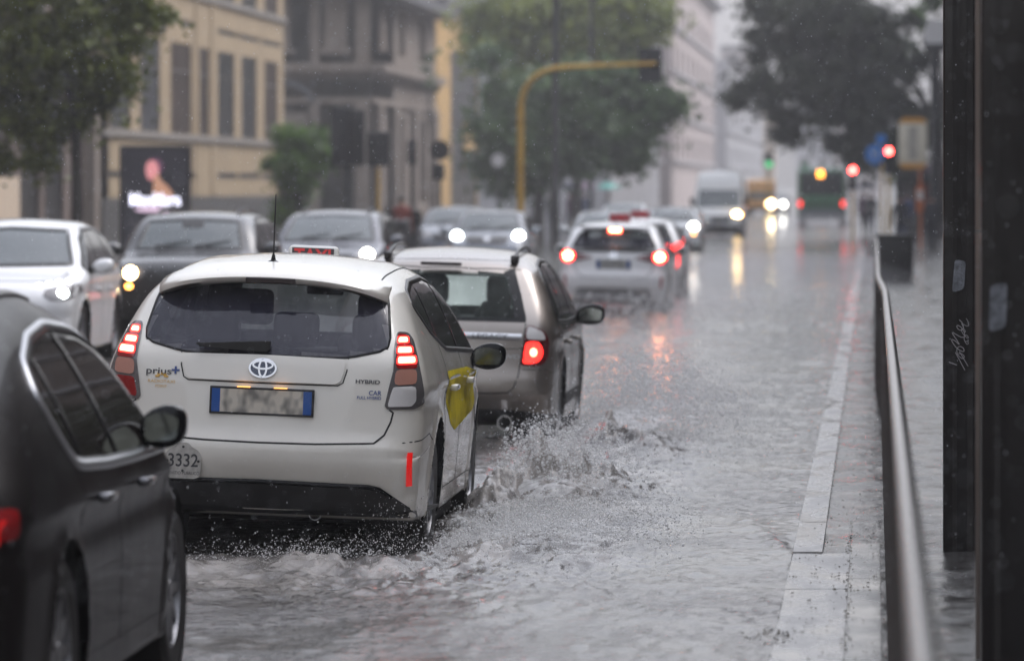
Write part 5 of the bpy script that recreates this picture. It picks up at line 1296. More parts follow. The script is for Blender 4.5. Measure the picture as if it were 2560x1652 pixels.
sign_back('road_sign', 'dark sign back on a pole among the stone house pilasters', [(1018, 1042, 350, 412)], 1030, 80, 'road sign')
s = 70; e = empty('route_board', (wx(1245, s), FPX/s, 0)); tag(e, 'small pale oval board on a pole before the far trees', 'road sign')
MB().tube([(0, .05, 0), (0, .05, wz(390, s))], .04, 8).build('pole', M['pole_grey'], e, True)
MB().lathe([(0, -.03), (.24, -.03), (.24, 0), (0, 0)], 24, 'y', (0, 0, wz(401, s))).build('sign_disc', M['white_sign'], e)
s = 72; e = empty('street_lamp', (wx(1388, s), FPX/s, 0)); tag(e, 'dark slender lamp column rising out of frame in front of the green trees', 'street lamp')
MB().tube([(0, 0, 0), (0, 0, 3), (0, 0, 9.5)], [.16, .13, .10], 12).build('column', M['pole_grey'], e, True); MB().tube([(0, 0, 9.4), (.4, 0, 9.9), (1.2, 0, 10.05)], .05, 8).build('bracket', M['pole_grey'], e, True); MB().box(1.0, 1.7, -.15, .15, 9.95, 10.1, .04).build('lantern', M['pole_grey'], e, True)
s = 62; e = empty('street_lamp', (wx(1478, s), FPX/s, 0)); tag(e, 'thin dark lamp column further along the green trees', 'street lamp')
MB().tube([(0, 0, 0), (0, 0, 9.5)], [.10, .07], 10).build('column', M['pole_grey'], e, True); MB().box(-.3, .3, -.15, .15, 9.5, 9.62, .04).build('lantern', M['pole_grey'], e, True)
s = 78; e = empty('street_lantern', (wx(2336, s), FPX/s, 0)); tag(e, 'pale box lantern on a dark column by the shelter post', 'street lamp')
MB().tube([(0, 0, 0), (0, 0, wz(110, s))], .14, 10).build('column', M['pole_grey'], e, True); MB().prism(rpoly([(-.35, wz(110, s)), (.5, wz(110, s)), (.42, wz(52, s)), (-.24, wz(52, s))]), -.3, .3).build('lantern', M['white_sign'], e); MB().box(-.3, .45, -.32, .32, wz(128, s), wz(110, s), .02).build('lantern_base', M['pole_grey'], e)
# lit advertising screen
s = 107; X0 = wx(386, s); e = empty('advertising_screen', (X0, FPX/s, .02)); tag(e, 'black street advertising screen glowing with a woman in profile and white lettering', 'advertising screen')
f = lambda px, py: (wx(px, s)-X0, wz(py, s))
a = f(298, 640); b = f(476, 366)
MB().box(a[0], b[0], 0, .25, .0, b[1], .03).build('casing', M['gloss_black'], e)
MB().box(a[0]+.06, b[0]-.06, -.01, 0, a[1], b[1]-.08).build('screen', emit('screen_black', (.02, .02, .03), .5, (.01, .01, .012)), e)
def scr(nm, poly, c, st, y): return MB().prism(chaikin([f(*p) for p in poly], 2), y-.004, y).build(nm, emit(nm+'_glow', c, st, (.05, .05, .05)), e)
scr('picture_hair', [(372, 402), (388, 396), (404, 402), (410, 420), (402, 438), (390, 430), (384, 412)], (.10, .03, .08), .7, -.012)
scr('picture_face', [(368, 408), (380, 402), (392, 408), (398, 425), (396, 440), (386, 450), (372, 454), (366, 440), (364, 424)], (.85, .32, .34), .7, -.018)
scr('picture_neck', [(384, 442), (398, 436), (400, 452), (416, 464), (430, 480), (436, 498), (380, 498), (384, 470)], (.75, .38, .24), .55, -.024)
flat_text('picture_lettering', 'MaxMara', .40, (f(388, 0)[0], -.034, f(0, 502)[1]), emit('lettering_glow', (.85, .85, 1), 1.5), e, sx=.80, bold=.012)
scr('picture_caption', [(338, 520), (430, 520), (430, 532), (338, 532)], (.75, .55, .72), 1.0, -.03)

# ================================================================== buildings
def facade(parent, mt, O, u, W_, H_, wins, thick=.5, panes=None, recess=.3, framem=None, pane_mats=None, name='wall'):
    """wall in the plane through O along u (2D unit), outward normal to the right of u turned -90; wins: (u0,u1,z0,z1[,pane])"""
    u = Vector((u[0], u[1], 0)); nrm = Vector((u.y, -u.x, 0)); O = Vector(O)
    us = sorted({0, W_}|{w[0] for w in wins}|{w[1] for w in wins}); zs = sorted({0, H_}|{w[2] for w in wins}|{w[3] for w in wins})
    V = []; F = []
    def P(a, z, d): return O+u*a+Vector((0, 0, z))-nrm*d
    for a0, a1 in zip(us, us[1:]):
        for z0, z1 in zip(zs, zs[1:]):
            m = ((a0+a1)/2, (z0+z1)/2)
            if not any(w[0] < m[0] < w[1] and w[2] < m[1] < w[3] for w in wins):
                n = len(V); V += [P(a0, z0, 0), P(a1, z0, 0), P(a1, z1, 0), P(a0, z1, 0)]; F.append((n, n+1, n+2, n+3))
    for w in wins:
        c = [(w[0], w[2]), (w[1], w[2]), (w[1], w[3]), (w[0], w[3])]
        for k in range(4):
            p, q = c[k], c[(k+1) % 4]; n = len(V); V += [P(*p, 0), P(*q, 0), P(*q, recess), P(*p, recess)]; F.append((n, n+1, n+2, n+3))
    n = len(V); V += [P(0, 0, thick), P(W_, 0, thick), P(W_, H_, thick), P(0, H_, thick), P(0, 0, 0), P(W_, 0, 0), P(W_, H_, 0), P(0, H_, 0)]
    F += [(n, n+1, n+2, n+3), (n+3, n+2, n+6, n+7), (n, n+3, n+7, n+4), (n+1, n+5, n+6, n+2)]
    o = from_py(name, V, F, mt, parent)
    for k, w in enumerate(wins):
        pm = (w[4] if len(w) > 4 else 'pane')
        n = MB(); a0, a1, z0, z1 = w[:4]
        q = [P(a0, z0, recess-.01), P(a1, z0, recess-.01), P(a1, z1, recess-.01), P(a0, z1, recess-.01)]
        pn = from_py('window', q, [(0, 1, 2, 3)], M[pm], parent)
        if w[1]-w[0] > .5 and pm != 'none':
            fb = MB()
            for (b0, b1, c0, c1) in ((a0, a0+.07, z0, z1), (a1-.07, a1, z0, z1), ((a0+a1)/2-.04, (a0+a1)/2+.04, z0, z1), (a0+.07, a1-.07, z0+(z1-z0)*.68, z0+(z1-z0)*.68+.07)):
                Q = [P(b0, c0, recess-.06), P(b1, c0, recess-.06), P(b1, c1, recess-.06), P(b0, c1, recess-.06)]; fb.add(Q, [(0, 1, 2, 3)])
            from_py('window_frame', fb.V, fb.F, M['win_frame'], pn)
    return o
def band(parent, mt, O, u, a0, a1, z0, z1, proj, name):
    u = Vector((u[0], u[1], 0)); nrm = Vector((u.y, -u.x, 0)); O = Vector(O)
    V = [O+u*a+Vector((0, 0, z))+nrm*d for z in (z0, z1) for d in (-.05, proj) for a in (a0, a1)]
    b = MB().add(V, [(0, 2, 3, 1), (4, 5, 7, 6), (0, 1, 5, 4), (2, 6, 7, 3), (0, 4, 6, 2), (1, 3, 7, 5)]); return b.build(name, mt, parent)
M['pane'] = mat('dim_window_glass', (.008, .008, .010), .35, ior=1.25, noise=(.6, .5)); M['pane_grey'] = mat('curtained_window', (.045, .047, .055), .5, ior=1.25, noise=(1.2, .7)); M['pane_brown'] = mat('shuttered_window', (.05, .036, .03), .6, ior=1.2, noise=(1.0, .6))
M['none'] = M['pane']; M['win_frame'] = mat('window_frame', (.10, .09, .08), .5)
M['beige'] = mat('beige_render', (.33, .25, .155), .8, noise=(.5, .12)); M['sill_grey'] = mat('grey_stone_sill', (.22, .20, .18), .7, noise=(1, .2)); M['plinth'] = mat('dark_granite_plinth', (.055, .055, .055), .4, noise=(2, .3))
M['brown_stone'] = mat('brown_stone', (.12, .085, .07), .8, noise=(.6, .35)); M['old_stone'] = mat('sooty_stone', (.13, .098, .078), .8, noise=(.7, .4)); M['old_light'] = mat('worn_pale_stone', (.205, .168, .14), .8, noise=(.8, .3))
M['ochre'] = mat('ochre_render', (.50, .32, .12), .8, noise=(.4, .1)); M['far_grey'] = mat('pale_grey_render', (.40, .40, .42), .8, noise=(.3, .15)); M['far_pink'] = mat('pinkish_render', (.42, .36, .35), .8, noise=(.3, .15)); M['far_beige'] = mat('far_beige_render', (.50, .40, .30), .8); M['roof_dark'] = mat('dark_roof', (.09, .09, .10), .6)
def yat(px, X=-22.0): return FPX*(-X)/(VX-px)
# beige office block parallel to the street: u runs away from the camera (+y) so that the outward side is +x
e = empty('beige_office_block', (-22, yat(250), 0)); tag(e, 'beige office block with tall windows and dark slots above a dark plinth', 'building')
inv = Matrix.Translation((22, -yat(250), 0))
O = (-22, yat(250), 0); y0 = yat(250); U = lambda px: yat(px)-y0
wx_ = [(275, 325, 'pane_grey'), (352, 399, 'pane_grey'), (427, 478, 'pane_brown'), (497, 522, 'pane_brown'), (543, 585, 'pane'), (604, 641, 'pane'), (661, 694, 'pane_brown')]
wins = []
for a, b, m_ in wx_:
    wins.append((U(a), U(b), 3.64, 6.50, m_)); wins.append((U(a), U(b), 8.25, 11.3, m_))
    if a < 490 or a > 540: wins.append((U(a-6), U(b+8), 2.22, 2.42, 'none')); wins.append((U(a-6), U(b+8), 7.08, 7.26, 'none'))
kids = []
facade(e, M['beige'], O, (0, 1), U(709), 13, wins, thick=14, recess=.04)
band(e, M['sill_grey'], O, (0, 1), 0, U(709), 3.42, 3.62, .12, 'sill_band'); band(e, M['plinth'], O, (0, 1), 0, U(709)+.02, 0, 1.63, .10, 'plinth'); band(e, M['sill_grey'], O, (0, 1), 0, U(709), 8.03, 8.23, .12, 'sill_band')
band(e, M['beige'], O, (0, 1), U(486), U(494), 1.7, 13, .05, 'pilaster'); band(e, M['beige'], O, (0, 1), U(526), U(541), 1.7, 13, .05, 'pilaster')
e2 = empty('brown_stone_block', (-22, 60, 0)); tag(e2, 'shadowy brown stone block with tall dark bays behind the near tree trunk', 'building')
O2 = (-22.3, -20, 0); V2 = lambda px: max(0, yat(px, -22.3)+20)
w2 = []
for a, b in ((-60, 28), (52, 100), (112, 160), (176, 208)): w2.append((V2(a) if a > -70 else 0, V2(b), .8, 5.6, 'pane_brown' if a < 0 else 'pane'))
w2 = [w for w in w2 if w[1]-w[0] > .3 and w[1] < yat(247, -22.3)+20]
facade(e2, M['brown_stone'], O2, (0, 1), yat(248, -22.3)+20, 15, w2, thick=12, recess=.1)
band(e2, M['old_light'], O2, (0, 1), V2(212), V2(246), 0, 4.0, .3, 'pilaster'); band(e2, M['orange_stone'] if 'orange_stone' in M else M['far_beige'], O2, (0, 1), V2(-30), V2(30), 0, 2.2, .2, 'shop_front')
def reparent():
    for b in (e, e2):
        pass
# sooty stone house: one wall faces us, the other runs along the street
Yc = yat(930); e3 = empty('stone_house', (-22, Yc, 0)); tag(e3, 'sooty ornate stone house with heavy cornice and arched doorway, between the beige and ochre buildings', 'building')
w3 = [(1.0, 1.9, 8.0, 12, 'pane'), (3.4, 4.3, 8.0, 12, 'pane'), (5.6, 6.5, 8.0, 12, 'pane'), (3.0, 4.5, .3, 4.6, 'pane'), (.6, 1.6, 2.4, 4.4, 'pane'), (6.2, 7.0, 8.0, 12, 'pane')]
w3 = [(1.4, 2.3, 8.0, 12, 'pane'), (3.2, 4.4, 8.0, 12, 'pane'), (5.9, 6.9, 8.0, 12, 'pane'), (3.3, 5.2, .3, 5.2, 'pane'), (.8, 1.8, 2.4, 4.4, 'pane_brown')]
facade(e3, M['old_stone'], (-30, Yc, 0), (1, 0), 8, 16, w3, thick=10, recess=.5)
yy0 = Yc; Lh = yat(1088)-Yc; w4 = []
for a, b in ((950, 968), (998, 1012), (1048, 1066)): w4 += [(yat(a)-Yc, yat(b)-Yc, 8.0, 10.0, 'pane'), (yat(a)-Yc, yat(b)-Yc, 1.2, 5.2, 'pane')]
facade(e3, M['old_light'], (-22, Yc, 0), (0, 1), Lh, 16, w4, thick=6, recess=.5)
for O_, u_, L_ in (((-30, Yc, 0), (1, 0), 8.0), ((-22, Yc, 0), (0, 1), Lh)):
    band(e3, M['old_stone'], O_, u_, 0, L_, 6.7, 7.0, .25, 'cornice'); band(e3, M['old_light'], O_, u_, 0, L_+.3, 7.0, 7.35, .55, 'cornice'); band(e3, M['roof_dark'], O_, u_, 0, L_+.4, 10.3, 10.8, 1.1, 'eaves'); band(e3, M['old_light'], O_, u_, 0, L_, 5.6, 5.85, .15, 'string_course')
for a_, b_ in ((.2, .7), (2.45, 2.95), (5.3, 5.7), (7.3, 7.9)):
    band(e3, M['old_light'], (-30, Yc, 0), (1, 0), a_, b_, 0, 5.6, .22, 'pilaster'); band(e3, M['old_light'], (-30, Yc, 0), (1, 0), a_, b_, 7.35, 16, .2, 'pilaster')
for a_, b_ in ((1.3, 2.4), (3.1, 4.5), (5.8, 7.0)): band(e3, M['old_light'], (-30, Yc, 0), (1, 0), a_-.1, b_+.1, 7.75, 7.98, .3, 'window_ledge')
for a in (936, 975, 1025, 1075): band(e3, M['old_light'], (-22, Yc, 0), (0, 1), yat(a)-Yc, yat(a+9)-Yc, 0, 5.6, .30, 'pilaster')
m = MB(); arch = [(-25.7+1.05*math.cos(t), 3.8+1.5+1.05*math.sin(t)) for t in np.linspace(0, PI, 14)]
V = [];
for x, z in arch: V += [(x, Yc-.18, z), (-25.7+(x+25.7)*1.25, Yc-.18, 5.3+(z-5.3)*1.25)]
F = [(2*i, 2*i+1, 2*i+3, 2*i+2) for i in range(len(arch)-1)]
from_py('door_arch', V, F, M['roof_dark'], e3)
Yo = yat(1090); e4 = empty('ochre_house', (-22, Yo, 0)); tag(e4, 'ochre yellow house with a big dark window block, next to the far trees', 'building')
Lo = yat(1195)-Yo; ya = yat(1127)-Yo; yb_ = yat(1162)-Yo
facade(e4, M['ochre'], (-22, Yo, 0), (0, 1), Lo, 11.1, [(ya, Lo-.05, 5.35, 9.05, 'pane'), (ya, Lo-.3, .3, 2.6, 'pane'), (ya, yb_, 2.6, 5.35, 'pane'), (yb_, Lo-.4, 2.6, 3.95, 'pane')], thick=12, recess=.15)
band(e4, M['roof_dark'], (-22, Yo, 0), (0, 1), -.2, Lo+.2, 11.1, 11.5, .5, 'roof')
# hazy blocks down the street
def far_block(label, mt, X0, Y0, Y1, H, nb, nf, z0=4.2, roof=True, side=1, fh=3.6):
    e = empty('street_block', (X0, Y0, 0)); tag(e, label, 'building', 'distant street blocks')
    w = []; L_ = Y1-Y0; st = L_/nb
    for k in range(nb):
        for j in range(nf):
            w.append((k*st+st*.3, k*st+st*.7, z0+j*fh, z0+j*fh+2.1, 'pane'))
    if side > 0: facade(e, mt, (X0, Y0, 0), (0, 1), L_, H, w, thick=12, recess=.3)
    else: facade(e, mt, (X0, Y1, 0), (0, -1), L_, H, w, thick=12, recess=.3)
    for j in range(nf):
        O_, u_ = ((X0, Y0, 0), (0, 1)) if side > 0 else ((X0, Y1, 0), (0, -1))
        band(e, M['far_grey'], O_, u_, 0, L_, z0+j*fh-.35, z0+j*fh-.15, .35, 'string_course')
    if roof: band(e, M['roof_dark'], (X0, Y0, 0) if side > 0 else (X0, Y1, 0), (0, 1) if side > 0 else (0, -1), 0, L_, H, H+.5, .9, 'eaves')
    return e
far_block('tall pale grey block rising above the trees, first of the distant hazy blocks', M['far_grey'], -17.0, 330, 405, 26, 8, 5)
far_block('pinkish block with dark eaves, second of the distant hazy blocks', M['far_pink'], -16.2, 410, 520, 19.6, 9, 4)
far_block('lower grey block seen end-on above the white van, third of the distant hazy blocks', M['far_grey'], -15.2, 530, 700, 15, 9, 3)
far_block('dim block behind the dark tree across the street, at the bus stop side', M['far_pink'], 6.5, 190, 420, 20, 12, 4, side=-1)
def end_block(label, mt, x0, x1, y, H):
    e = empty('end_block', ((x0+x1)/2, y, 0)); tag(e, label, 'building', 'blocks closing the view')
    w = []; n = max(2, int((x1-x0)/3)); st = (x1-x0)/n
    for k in range(n):
        for j in range(int(H//4)-1): w.append((k*st+st*.3, k*st+st*.7, 4+j*3.8, 6.2+j*3.8, 'pane'))
    facade(e, mt, (x0, y, 0), (1, 0), x1-x0, H, w, thick=10, recess=.3); band(e, M['roof_dark'], (x0, y, 0), (1, 0), 0, x1-x0, H, H+.6, .6, 'eaves')
far_block('added unseen dark block on the bus stop side, darkening the car sides', M['brown_stone'], 8.5, -30, 185, 17, 30, 4, side=-1)  # added out of view to cut light and reflections on car sides
end_block('small beige block closing the street behind the green signal', M['far_beige'], wx(1885, 18), wx(1935, 18), FPX/18, 17)
end_block('white block closing the street above the green bus', M['far_grey'], wx(1990, 16), wx(2080, 16), FPX/16, 21)
end_block('pale block beyond the dark tree tips, beside the white end block', M['far_pink'], wx(2090, 15), wx(2200, 15), FPX/15, 19)
end_block('greyish low block between the pinkish block and the beige one', M['far_pink'], wx(1800, 17), wx(1884, 17), FPX/17, 22)
# fix the parenting offsets: parts above were made in world coordinates
for o in list(col.objects):
    if o.type == 'EMPTY' and o.parent is None and o.name.split('.')[0] in ('beige_office_block', 'brown_stone_block', 'stone_house', 'ochre_house', 'street_block', 'end_block'):
        for ch in o.children: ch.matrix_parent_inverse = Matrix.Translation(o.location).inverted()

# ================================================================== trees and bush
def leaf_mat(name, c1, c2, tr=.3):
    m, nt, b = newmat(name); ge = N(nt, 'ShaderNodeNewGeometry'); tc = N(nt, 'ShaderNodeTexCoord')
    n = N(nt, 'ShaderNodeTexNoise', Scale=1.3, Detail=3.0); nt.links.new(tc.outputs['Object'], n.inputs['Vector'])
    ad = N(nt, 'ShaderNodeMath', operation='MULTIPLY_ADD'); ad.inputs[1].default_value = .45; nt.links.new(ge.outputs['Random Per Island'], ad.inputs[0]); nt.links.new(n.outputs[0], ad.inputs[2])
    cr = N(nt, 'ShaderNodeValToRGB'); cr.color_ramp.elements[0].position = .42; cr.color_ramp.elements[0].color = (*c1, 1); cr.color_ramp.elements[1].position = .95; cr.color_ramp.elements[1].color = (*c2, 1)
    nt.links.new(ad.outputs[0], cr.inputs[0]); nt.links.new(cr.outputs[0], b.inputs['Base Color']); b.inputs['Roughness'].default_value = .45
    t = N(nt, 'ShaderNodeBsdfTranslucent'); nt.links.new(cr.outputs[0], t.inputs[0]); mx = N(nt, 'ShaderNodeMixShader'); mx.inputs[0].default_value = tr
    nt.links.new(b.outputs[0], mx.inputs[1]); nt.links.new(t.outputs[0], mx.inputs[2]); nt.links.new(mx.outputs[0], nt.nodes['Material Output'].inputs['Surface']); return m
M['leaf_olive'] = leaf_mat('olive_leaves', (.020, .030, .006), (.16, .19, .03)); M['leaf_dark'] = leaf_mat('dark_leaves', (.012, .018, .008), (.04, .055, .02), .15)
M['leaf_mid'] = leaf_mat('mid_green_leaves', (.03, .058, .026), (.12, .20, .075)); M['leaf_light'] = leaf_mat('light_yellow_green_leaves', (.08, .12, .03), (.28, .32, .08)); M['leaf_bush'] = leaf_mat('bush_leaves', (.02, .05, .010), (.13, .25, .035))
M['bark'] = mat('wet_bark', (.035, .03, .027), .6, noise=(4, .4))
def tree(name, label, s, blobs, n, size, lm, trunk, group=None, depth=1.0, cat='tree', clump=.30):
    Y0 = FPX/s; tx = wx(trunk[0], s); e = empty(name, (tx, Y0, 0)); tag(e, label, cat, group)
    C = []; 
    for (px, py, rx, ry) in blobs:
        vol = rx*ry; m = max(3, int(vol/900*(100/s)**0))
        for k in range(m):
            d = rng.normal(size=3); d /= np.linalg.norm(d); r = rng.random()**.45
            C.append((wx(px, s)+d[0]*rx/s*r-tx, d[1]*max(rx, ry)/s*r*depth, wz(py, s)+d[2]*ry/s*r))
    C = np.array(C); k = rng.integers(0, len(C), n); cs = clump*rng.uniform(.6, 1.25, len(C))
    cs_ = cs[k]*np.where(rng.random(n) < .20, 1.9, .85)
    P = C[k]+rng.normal(size=(n, 3))*cs_[:, None]*np.array([1, 1, .75])*.62
    a = rng.normal(size=(n, 3)); a /= np.linalg.norm(a, axis=1)[:, None]; b = rng.normal(size=(n, 3)); b -= a*(a*b).sum(1)[:, None]; b /= np.linalg.norm(b, axis=1)[:, None]
    sz = size*rng.uniform(.6, 1.3, n)[:, None]; a *= sz; b *= sz*.55
    V = np.stack([P-a, P+b, P+a, P-b], 1).reshape(-1, 3); F = np.arange(4*n).reshape(-1, 4)
    np_mesh('crown', V.astype(np.float32), F, lm, False, e)
    # trunk and limbs
    zt = trunk[1]; r0 = trunk[2]; m = MB(); m.tube([(0, 0, -.05), (.05, 0, zt*.5), (0, 0, zt), (.1, .1, zt+1.2)], [r0*1.3, r0, r0*.85, r0*.5], 10)
    order = rng.permutation(len(C))[:12]
    for q in order:
        c_ = C[q]; mid = (c_[0]*.4, c_[1]*.4, zt+(c_[2]-zt)*.35+.2); m.tube([(0, 0, zt-.2), mid, tuple(c_)], [r0*.45, r0*.28, r0*.08], 6)
    m.build('trunk', M['bark'], e, True); return e
tree('street_tree', 'olive leaved tree with low branches before the beige block, over the leading white suv', 143,
     [(60, 120, 150, 120), (215, 60, 130, 90), (325, 35, 60, 50), (170, 210, 130, 70), (60, 300, 80, 80), (275, 170, 70, 55), (170, 300, 70, 40), (25, 390, 50, 45), (60, -10, 200, 60), (345, 110, 35, 25), (240, 245, 50, 25), (310, 215, 22, 10), (403, 42, 22, 9), (110, 400, 30, 20), (100, 220, 120, 110), (20, 250, 90, 130), (150, 100, 150, 90), (250, 20, 120, 60), (130, 340, 60, 50)], 30000, .075, M['leaf_olive'], (187, 3.3, .10), clump=.24)
tree('plane_tree', 'dark tree reaching over the road from the bus stop side, tips hanging near the bus', 62,
     [(2010, 90, 150, 110), (1900, 35, 55, 45), (2140, 100, 140, 110), (2240, 130, 90, 100), (1875, 225, 45, 40), (1940, 215, 80, 60), (2040, 225, 110, 55), (2150, 250, 110, 60), (2240, 270, 80, 60), (1960, 300, 28, 28), (1965, 335, 18, 14), (2090, 290, 60, 30), (2160, 330, 50, 40), (2215, 350, 60, 50), (2150, 400, 40, 26), (1835, 255, 22, 16), (2080, 10, 200, 50), (1990, 170, 120, 80), (2110, 190, 120, 90), (2220, 200, 90, 90), (2290, 300, 60, 70), (2250, 370, 60, 40), (1960, 40, 90, 70), (2100, 350, 30, 16), (2190, 330, 80, 60), (2270, 380, 60, 50), (2060, 260, 120, 50)], 42000, .15, M['leaf_dark'], (2345, 4.6, .25), clump=.48)
tree('plane_tree', 'bright green tree top peeping out by the shelter post', 60, [(2300, 40, 40, 60), (2290, 120, 26, 50), (2330, 0, 50, 60), (2275, 440, 24, 30)], 2600, .12, M['leaf_bush'], (2370, 5, .15), clump=.3)
tree('plane_tree', 'broad mid green tree behind the curved mast, darkest of the far row', 66,
     [(1300, 330, 90, 90), (1420, 300, 100, 90), (1520, 290, 90, 90), (1600, 290, 60, 60), (1665, 255, 28, 24), (1380, 400, 80, 50), (1500, 400, 80, 55), (1560, 350, 60, 50), (1255, 200, 50, 80), (1250, 420, 60, 60), (1600, 400, 40, 40), (1440, 230, 80, 60), (1560, 220, 60, 50), (1260, 320, 60, 90), (1340, 420, 100, 40), (1480, 330, 120, 90), (1380, 260, 110, 80)], 42000, .17, M['leaf_mid'], (1345, 3.4, .18), clump=.50)
tree('plane_tree', 'pale yellow green tree top above the curved mast arm', 60,
     [(1280, 60, 70, 80), (1380, 90, 90, 90), (1480, 70, 90, 70), (1560, 90, 60, 60), (1570, 30, 50, 30), (1625, 50, 14, 12), (1240, 130, 40, 60), (1450, 170, 90, 60), (1350, 200, 80, 60), (1550, 160, 60, 40), (1500, 20, 80, 50), (1330, 10, 100, 50), (1235, 30, 40, 60)], 42000, .19, M['leaf_light'], (1440, 5, .2), clump=.55)
t0 = tree('added_dark_tree', 'dense dark tree, first of the added unseen row behind the shelter posts, darkening reflections', 1, [], 1, .1, M['leaf_dark'], (0, 1, .1)) if False else None
rt = empty('added_dark_tree', (4.6, 46, 0)); tag(rt, 'dense dark tree in the added unseen row behind the shelter posts, darkening car reflections', 'tree', 'added row of dark trees along the pavement')  # row added out of view so the car flanks mirror dark crowns
n_ = 5200; d_ = rng.normal(size=(n_, 3)); d_ /= np.linalg.norm(d_, axis=1)[:, None]; P_ = d_*(rng.random(n_)**.4)[:, None]*np.array([1.9, 3.4, 2.9])+np.array([0, 0, 3.9]); P_ += .35*np.sin(P_*3.1)
a_ = rng.normal(size=(n_, 3)); a_ /= np.linalg.norm(a_, axis=1)[:, None]; b_ = rng.normal(size=(n_, 3)); b_ -= a_*(a_*b_).sum(1)[:, None]; b_ /= np.linalg.norm(b_, axis=1)[:, None]; a_ *= .22; b_ *= .14
cr_ = np_mesh('crown', np.stack([P_-a_, P_+b_, P_+a_, P_-b_], 1).reshape(-1, 3).astype(np.float32), np.arange(4*n_).reshape(-1, 4), M['leaf_dark'], False, rt)
tk_ = MB().tube([(0, 0, -.05), (.03, 0, 1.5), (0, .05, 3.2), (.2, .1, 5)], [.2, .16, .13, .05], 10).tube([(0, 0, 2.6), (.6, .4, 3.6), (1.1, 1.2, 4.6)], [.09, .06, .02], 7).tube([(0, 0, 2.4), (-.6, -.6, 3.4), (-1.0, -1.6, 4.3)], [.09, .06, .02], 7).build('trunk', M['bark'], rt, True)
for y_ in (24, 35, 58, 70, 83, 97, 112, 128):
    r_ = rt.copy(); col.objects.link(r_); r_.location = (4.6+random.uniform(-.3, .3), y_, 0); r_.rotation_euler = (0, 0, random.uniform(-.4, .4))
    for c_ in (cr_, tk_):
        q_ = c_.copy(); col.objects.link(q_); q_.parent = r_
tree('round_bush', 'clipped round bush in front of the stone house', 90, [(735, 430, 60, 80), (765, 370, 55, 46), (735, 345, 40, 30), (800, 400, 30, 34), (725, 510, 50, 50), (700, 400, 40, 70), (750, 460, 50, 50), (750, 400, 70, 80), (720, 340, 30, 25)], 26000, .085, M['leaf_bush'], (740, .6, .06), cat='bush', clump=.18)
tree('window_shrub', 'trailing shrub on the ledge of the stone house beside the ochre wall', 52, [(1068, 175, 16, 40), (1075, 205, 14, 22)], 900, .09, M['leaf_mid'], (1075, 4.5, .05), cat='bush', clump=.22)

# ================================================================== people
M['skin'] = mat('skin', (.38, .22, .16), .5); M['hair'] = mat('dark_hair', (.02, .015, .012), .5)
def person(px, s, label, coat, legs, h=1.72, stride=.18, face=0, group=None, X=None, arm_up=True, carry=None):
    X = wx(px, s) if X is None else X
    e = empty('person', (X, FPX/s, .02), (0, 0, face)); tag(e, label, 'person', group)
    k = h/1.72
    pts = {'pel': (0, 0, .92, .15, .11), 'sp': (0, .0, 1.12, .13, .10), 'ch': (0, .01, 1.34, .17, .12), 'nk': (0, .0, 1.47, .055, .055), 'hd': (0, .02, 1.56, .08, .095), 'tp': (0, .01, 1.68, .075, .085)}
    E = [('pel', 'sp'), ('sp', 'ch'), ('ch', 'nk'), ('nk', 'hd'), ('hd', 'tp')]
    for sd, st in ((-1, stride), (1, -stride)):
        n = str(sd)
        pts.update({'hp'+n: (.09*sd, 0, .88, .095, .095), 'kn'+n: (.10*sd, st*.6+.04, .49, .062, .065), 'an'+n: (.10*sd, st, .09, .045, .05), 'to'+n: (.11*sd, st+.13, .035, .04, .035)})
        E += [('pel', 'hp'+n), ('hp'+n, 'kn'+n), ('kn'+n, 'an'+n), ('an'+n, 'to'+n)]
        up = arm_up and sd > 0
        el = (.24*sd, .02, 1.10, .042, .042) if not up else (.23*sd, .06, 1.12, .042, .042)
        ha = (.25*sd, .12-st*.5, .86, .03, .03) if not up else (.15*sd, .24, 1.26, .032, .032)
        hb = (.25*sd, .15-st*.5, .77, .028, .02) if not up else (.13*sd, .25, 1.36, .03, .03)
        pts.update({'sh'+n: (.18*sd, 0, 1.38, .062, .062), 'el'+n: el, 'ha'+n: ha, 'hb'+n: hb})
        E += [('ch', 'sh'+n), ('sh'+n, 'el'+n), ('el'+n, 'ha'+n), ('ha'+n, 'hb'+n)]
    ks = list(pts); me = bpy.data.meshes.new('body'); me.from_pydata([tuple(c*k for c in pts[a][:3]) for a in ks], [(ks.index(a), ks.index(b)) for a, b in E], [])
    o = bpy.data.objects.new('body', me); col.objects.link(o)
    md = o.modifiers.new('skin', 'SKIN'); 
    if not me.skin_vertices: bpy.context.view_layer.update()
    if me.skin_vertices:
        for i, a in enumerate(ks): me.skin_vertices[0].data[i].radius = (pts[a][3]*k, pts[a][4]*k)
        me.skin_vertices[0].data[0].use_root = True
    o.modifiers.new('sub', 'SUBSURF').levels = 1
    dg = bpy.context.evaluated_depsgraph_get(); dg.update(); m2 = bpy.data.meshes.new_from_object(o.evaluated_get(dg)); bpy.data.objects.remove(o)
    m2.materials.clear(); m2.materials.append(coat); m2.materials.append(legs); m2.materials.append(M['skin'])
    for p in m2.polygons:
        z = p.center.z/k; p.material_index = 2 if z > 1.47 else (1 if z < .82 and abs(p.center.x) < .19 else 0); p.use_smooth = True
    b = bpy.data.objects.new('body', m2); col.objects.link(b); b.parent = e
    bm = bmesh.new(); bmesh.ops.create_icosphere(bm, subdivisions=2, radius=1)
    for v in bm.verts: v.co = Vector((v.co.x*.092, v.co.y*.105-.012, 1.64+v.co.z*.085))*1.0; v.co.z *= k
    hr = MB().bm(bm).build('hair', M['hair'], e, True)
    return e
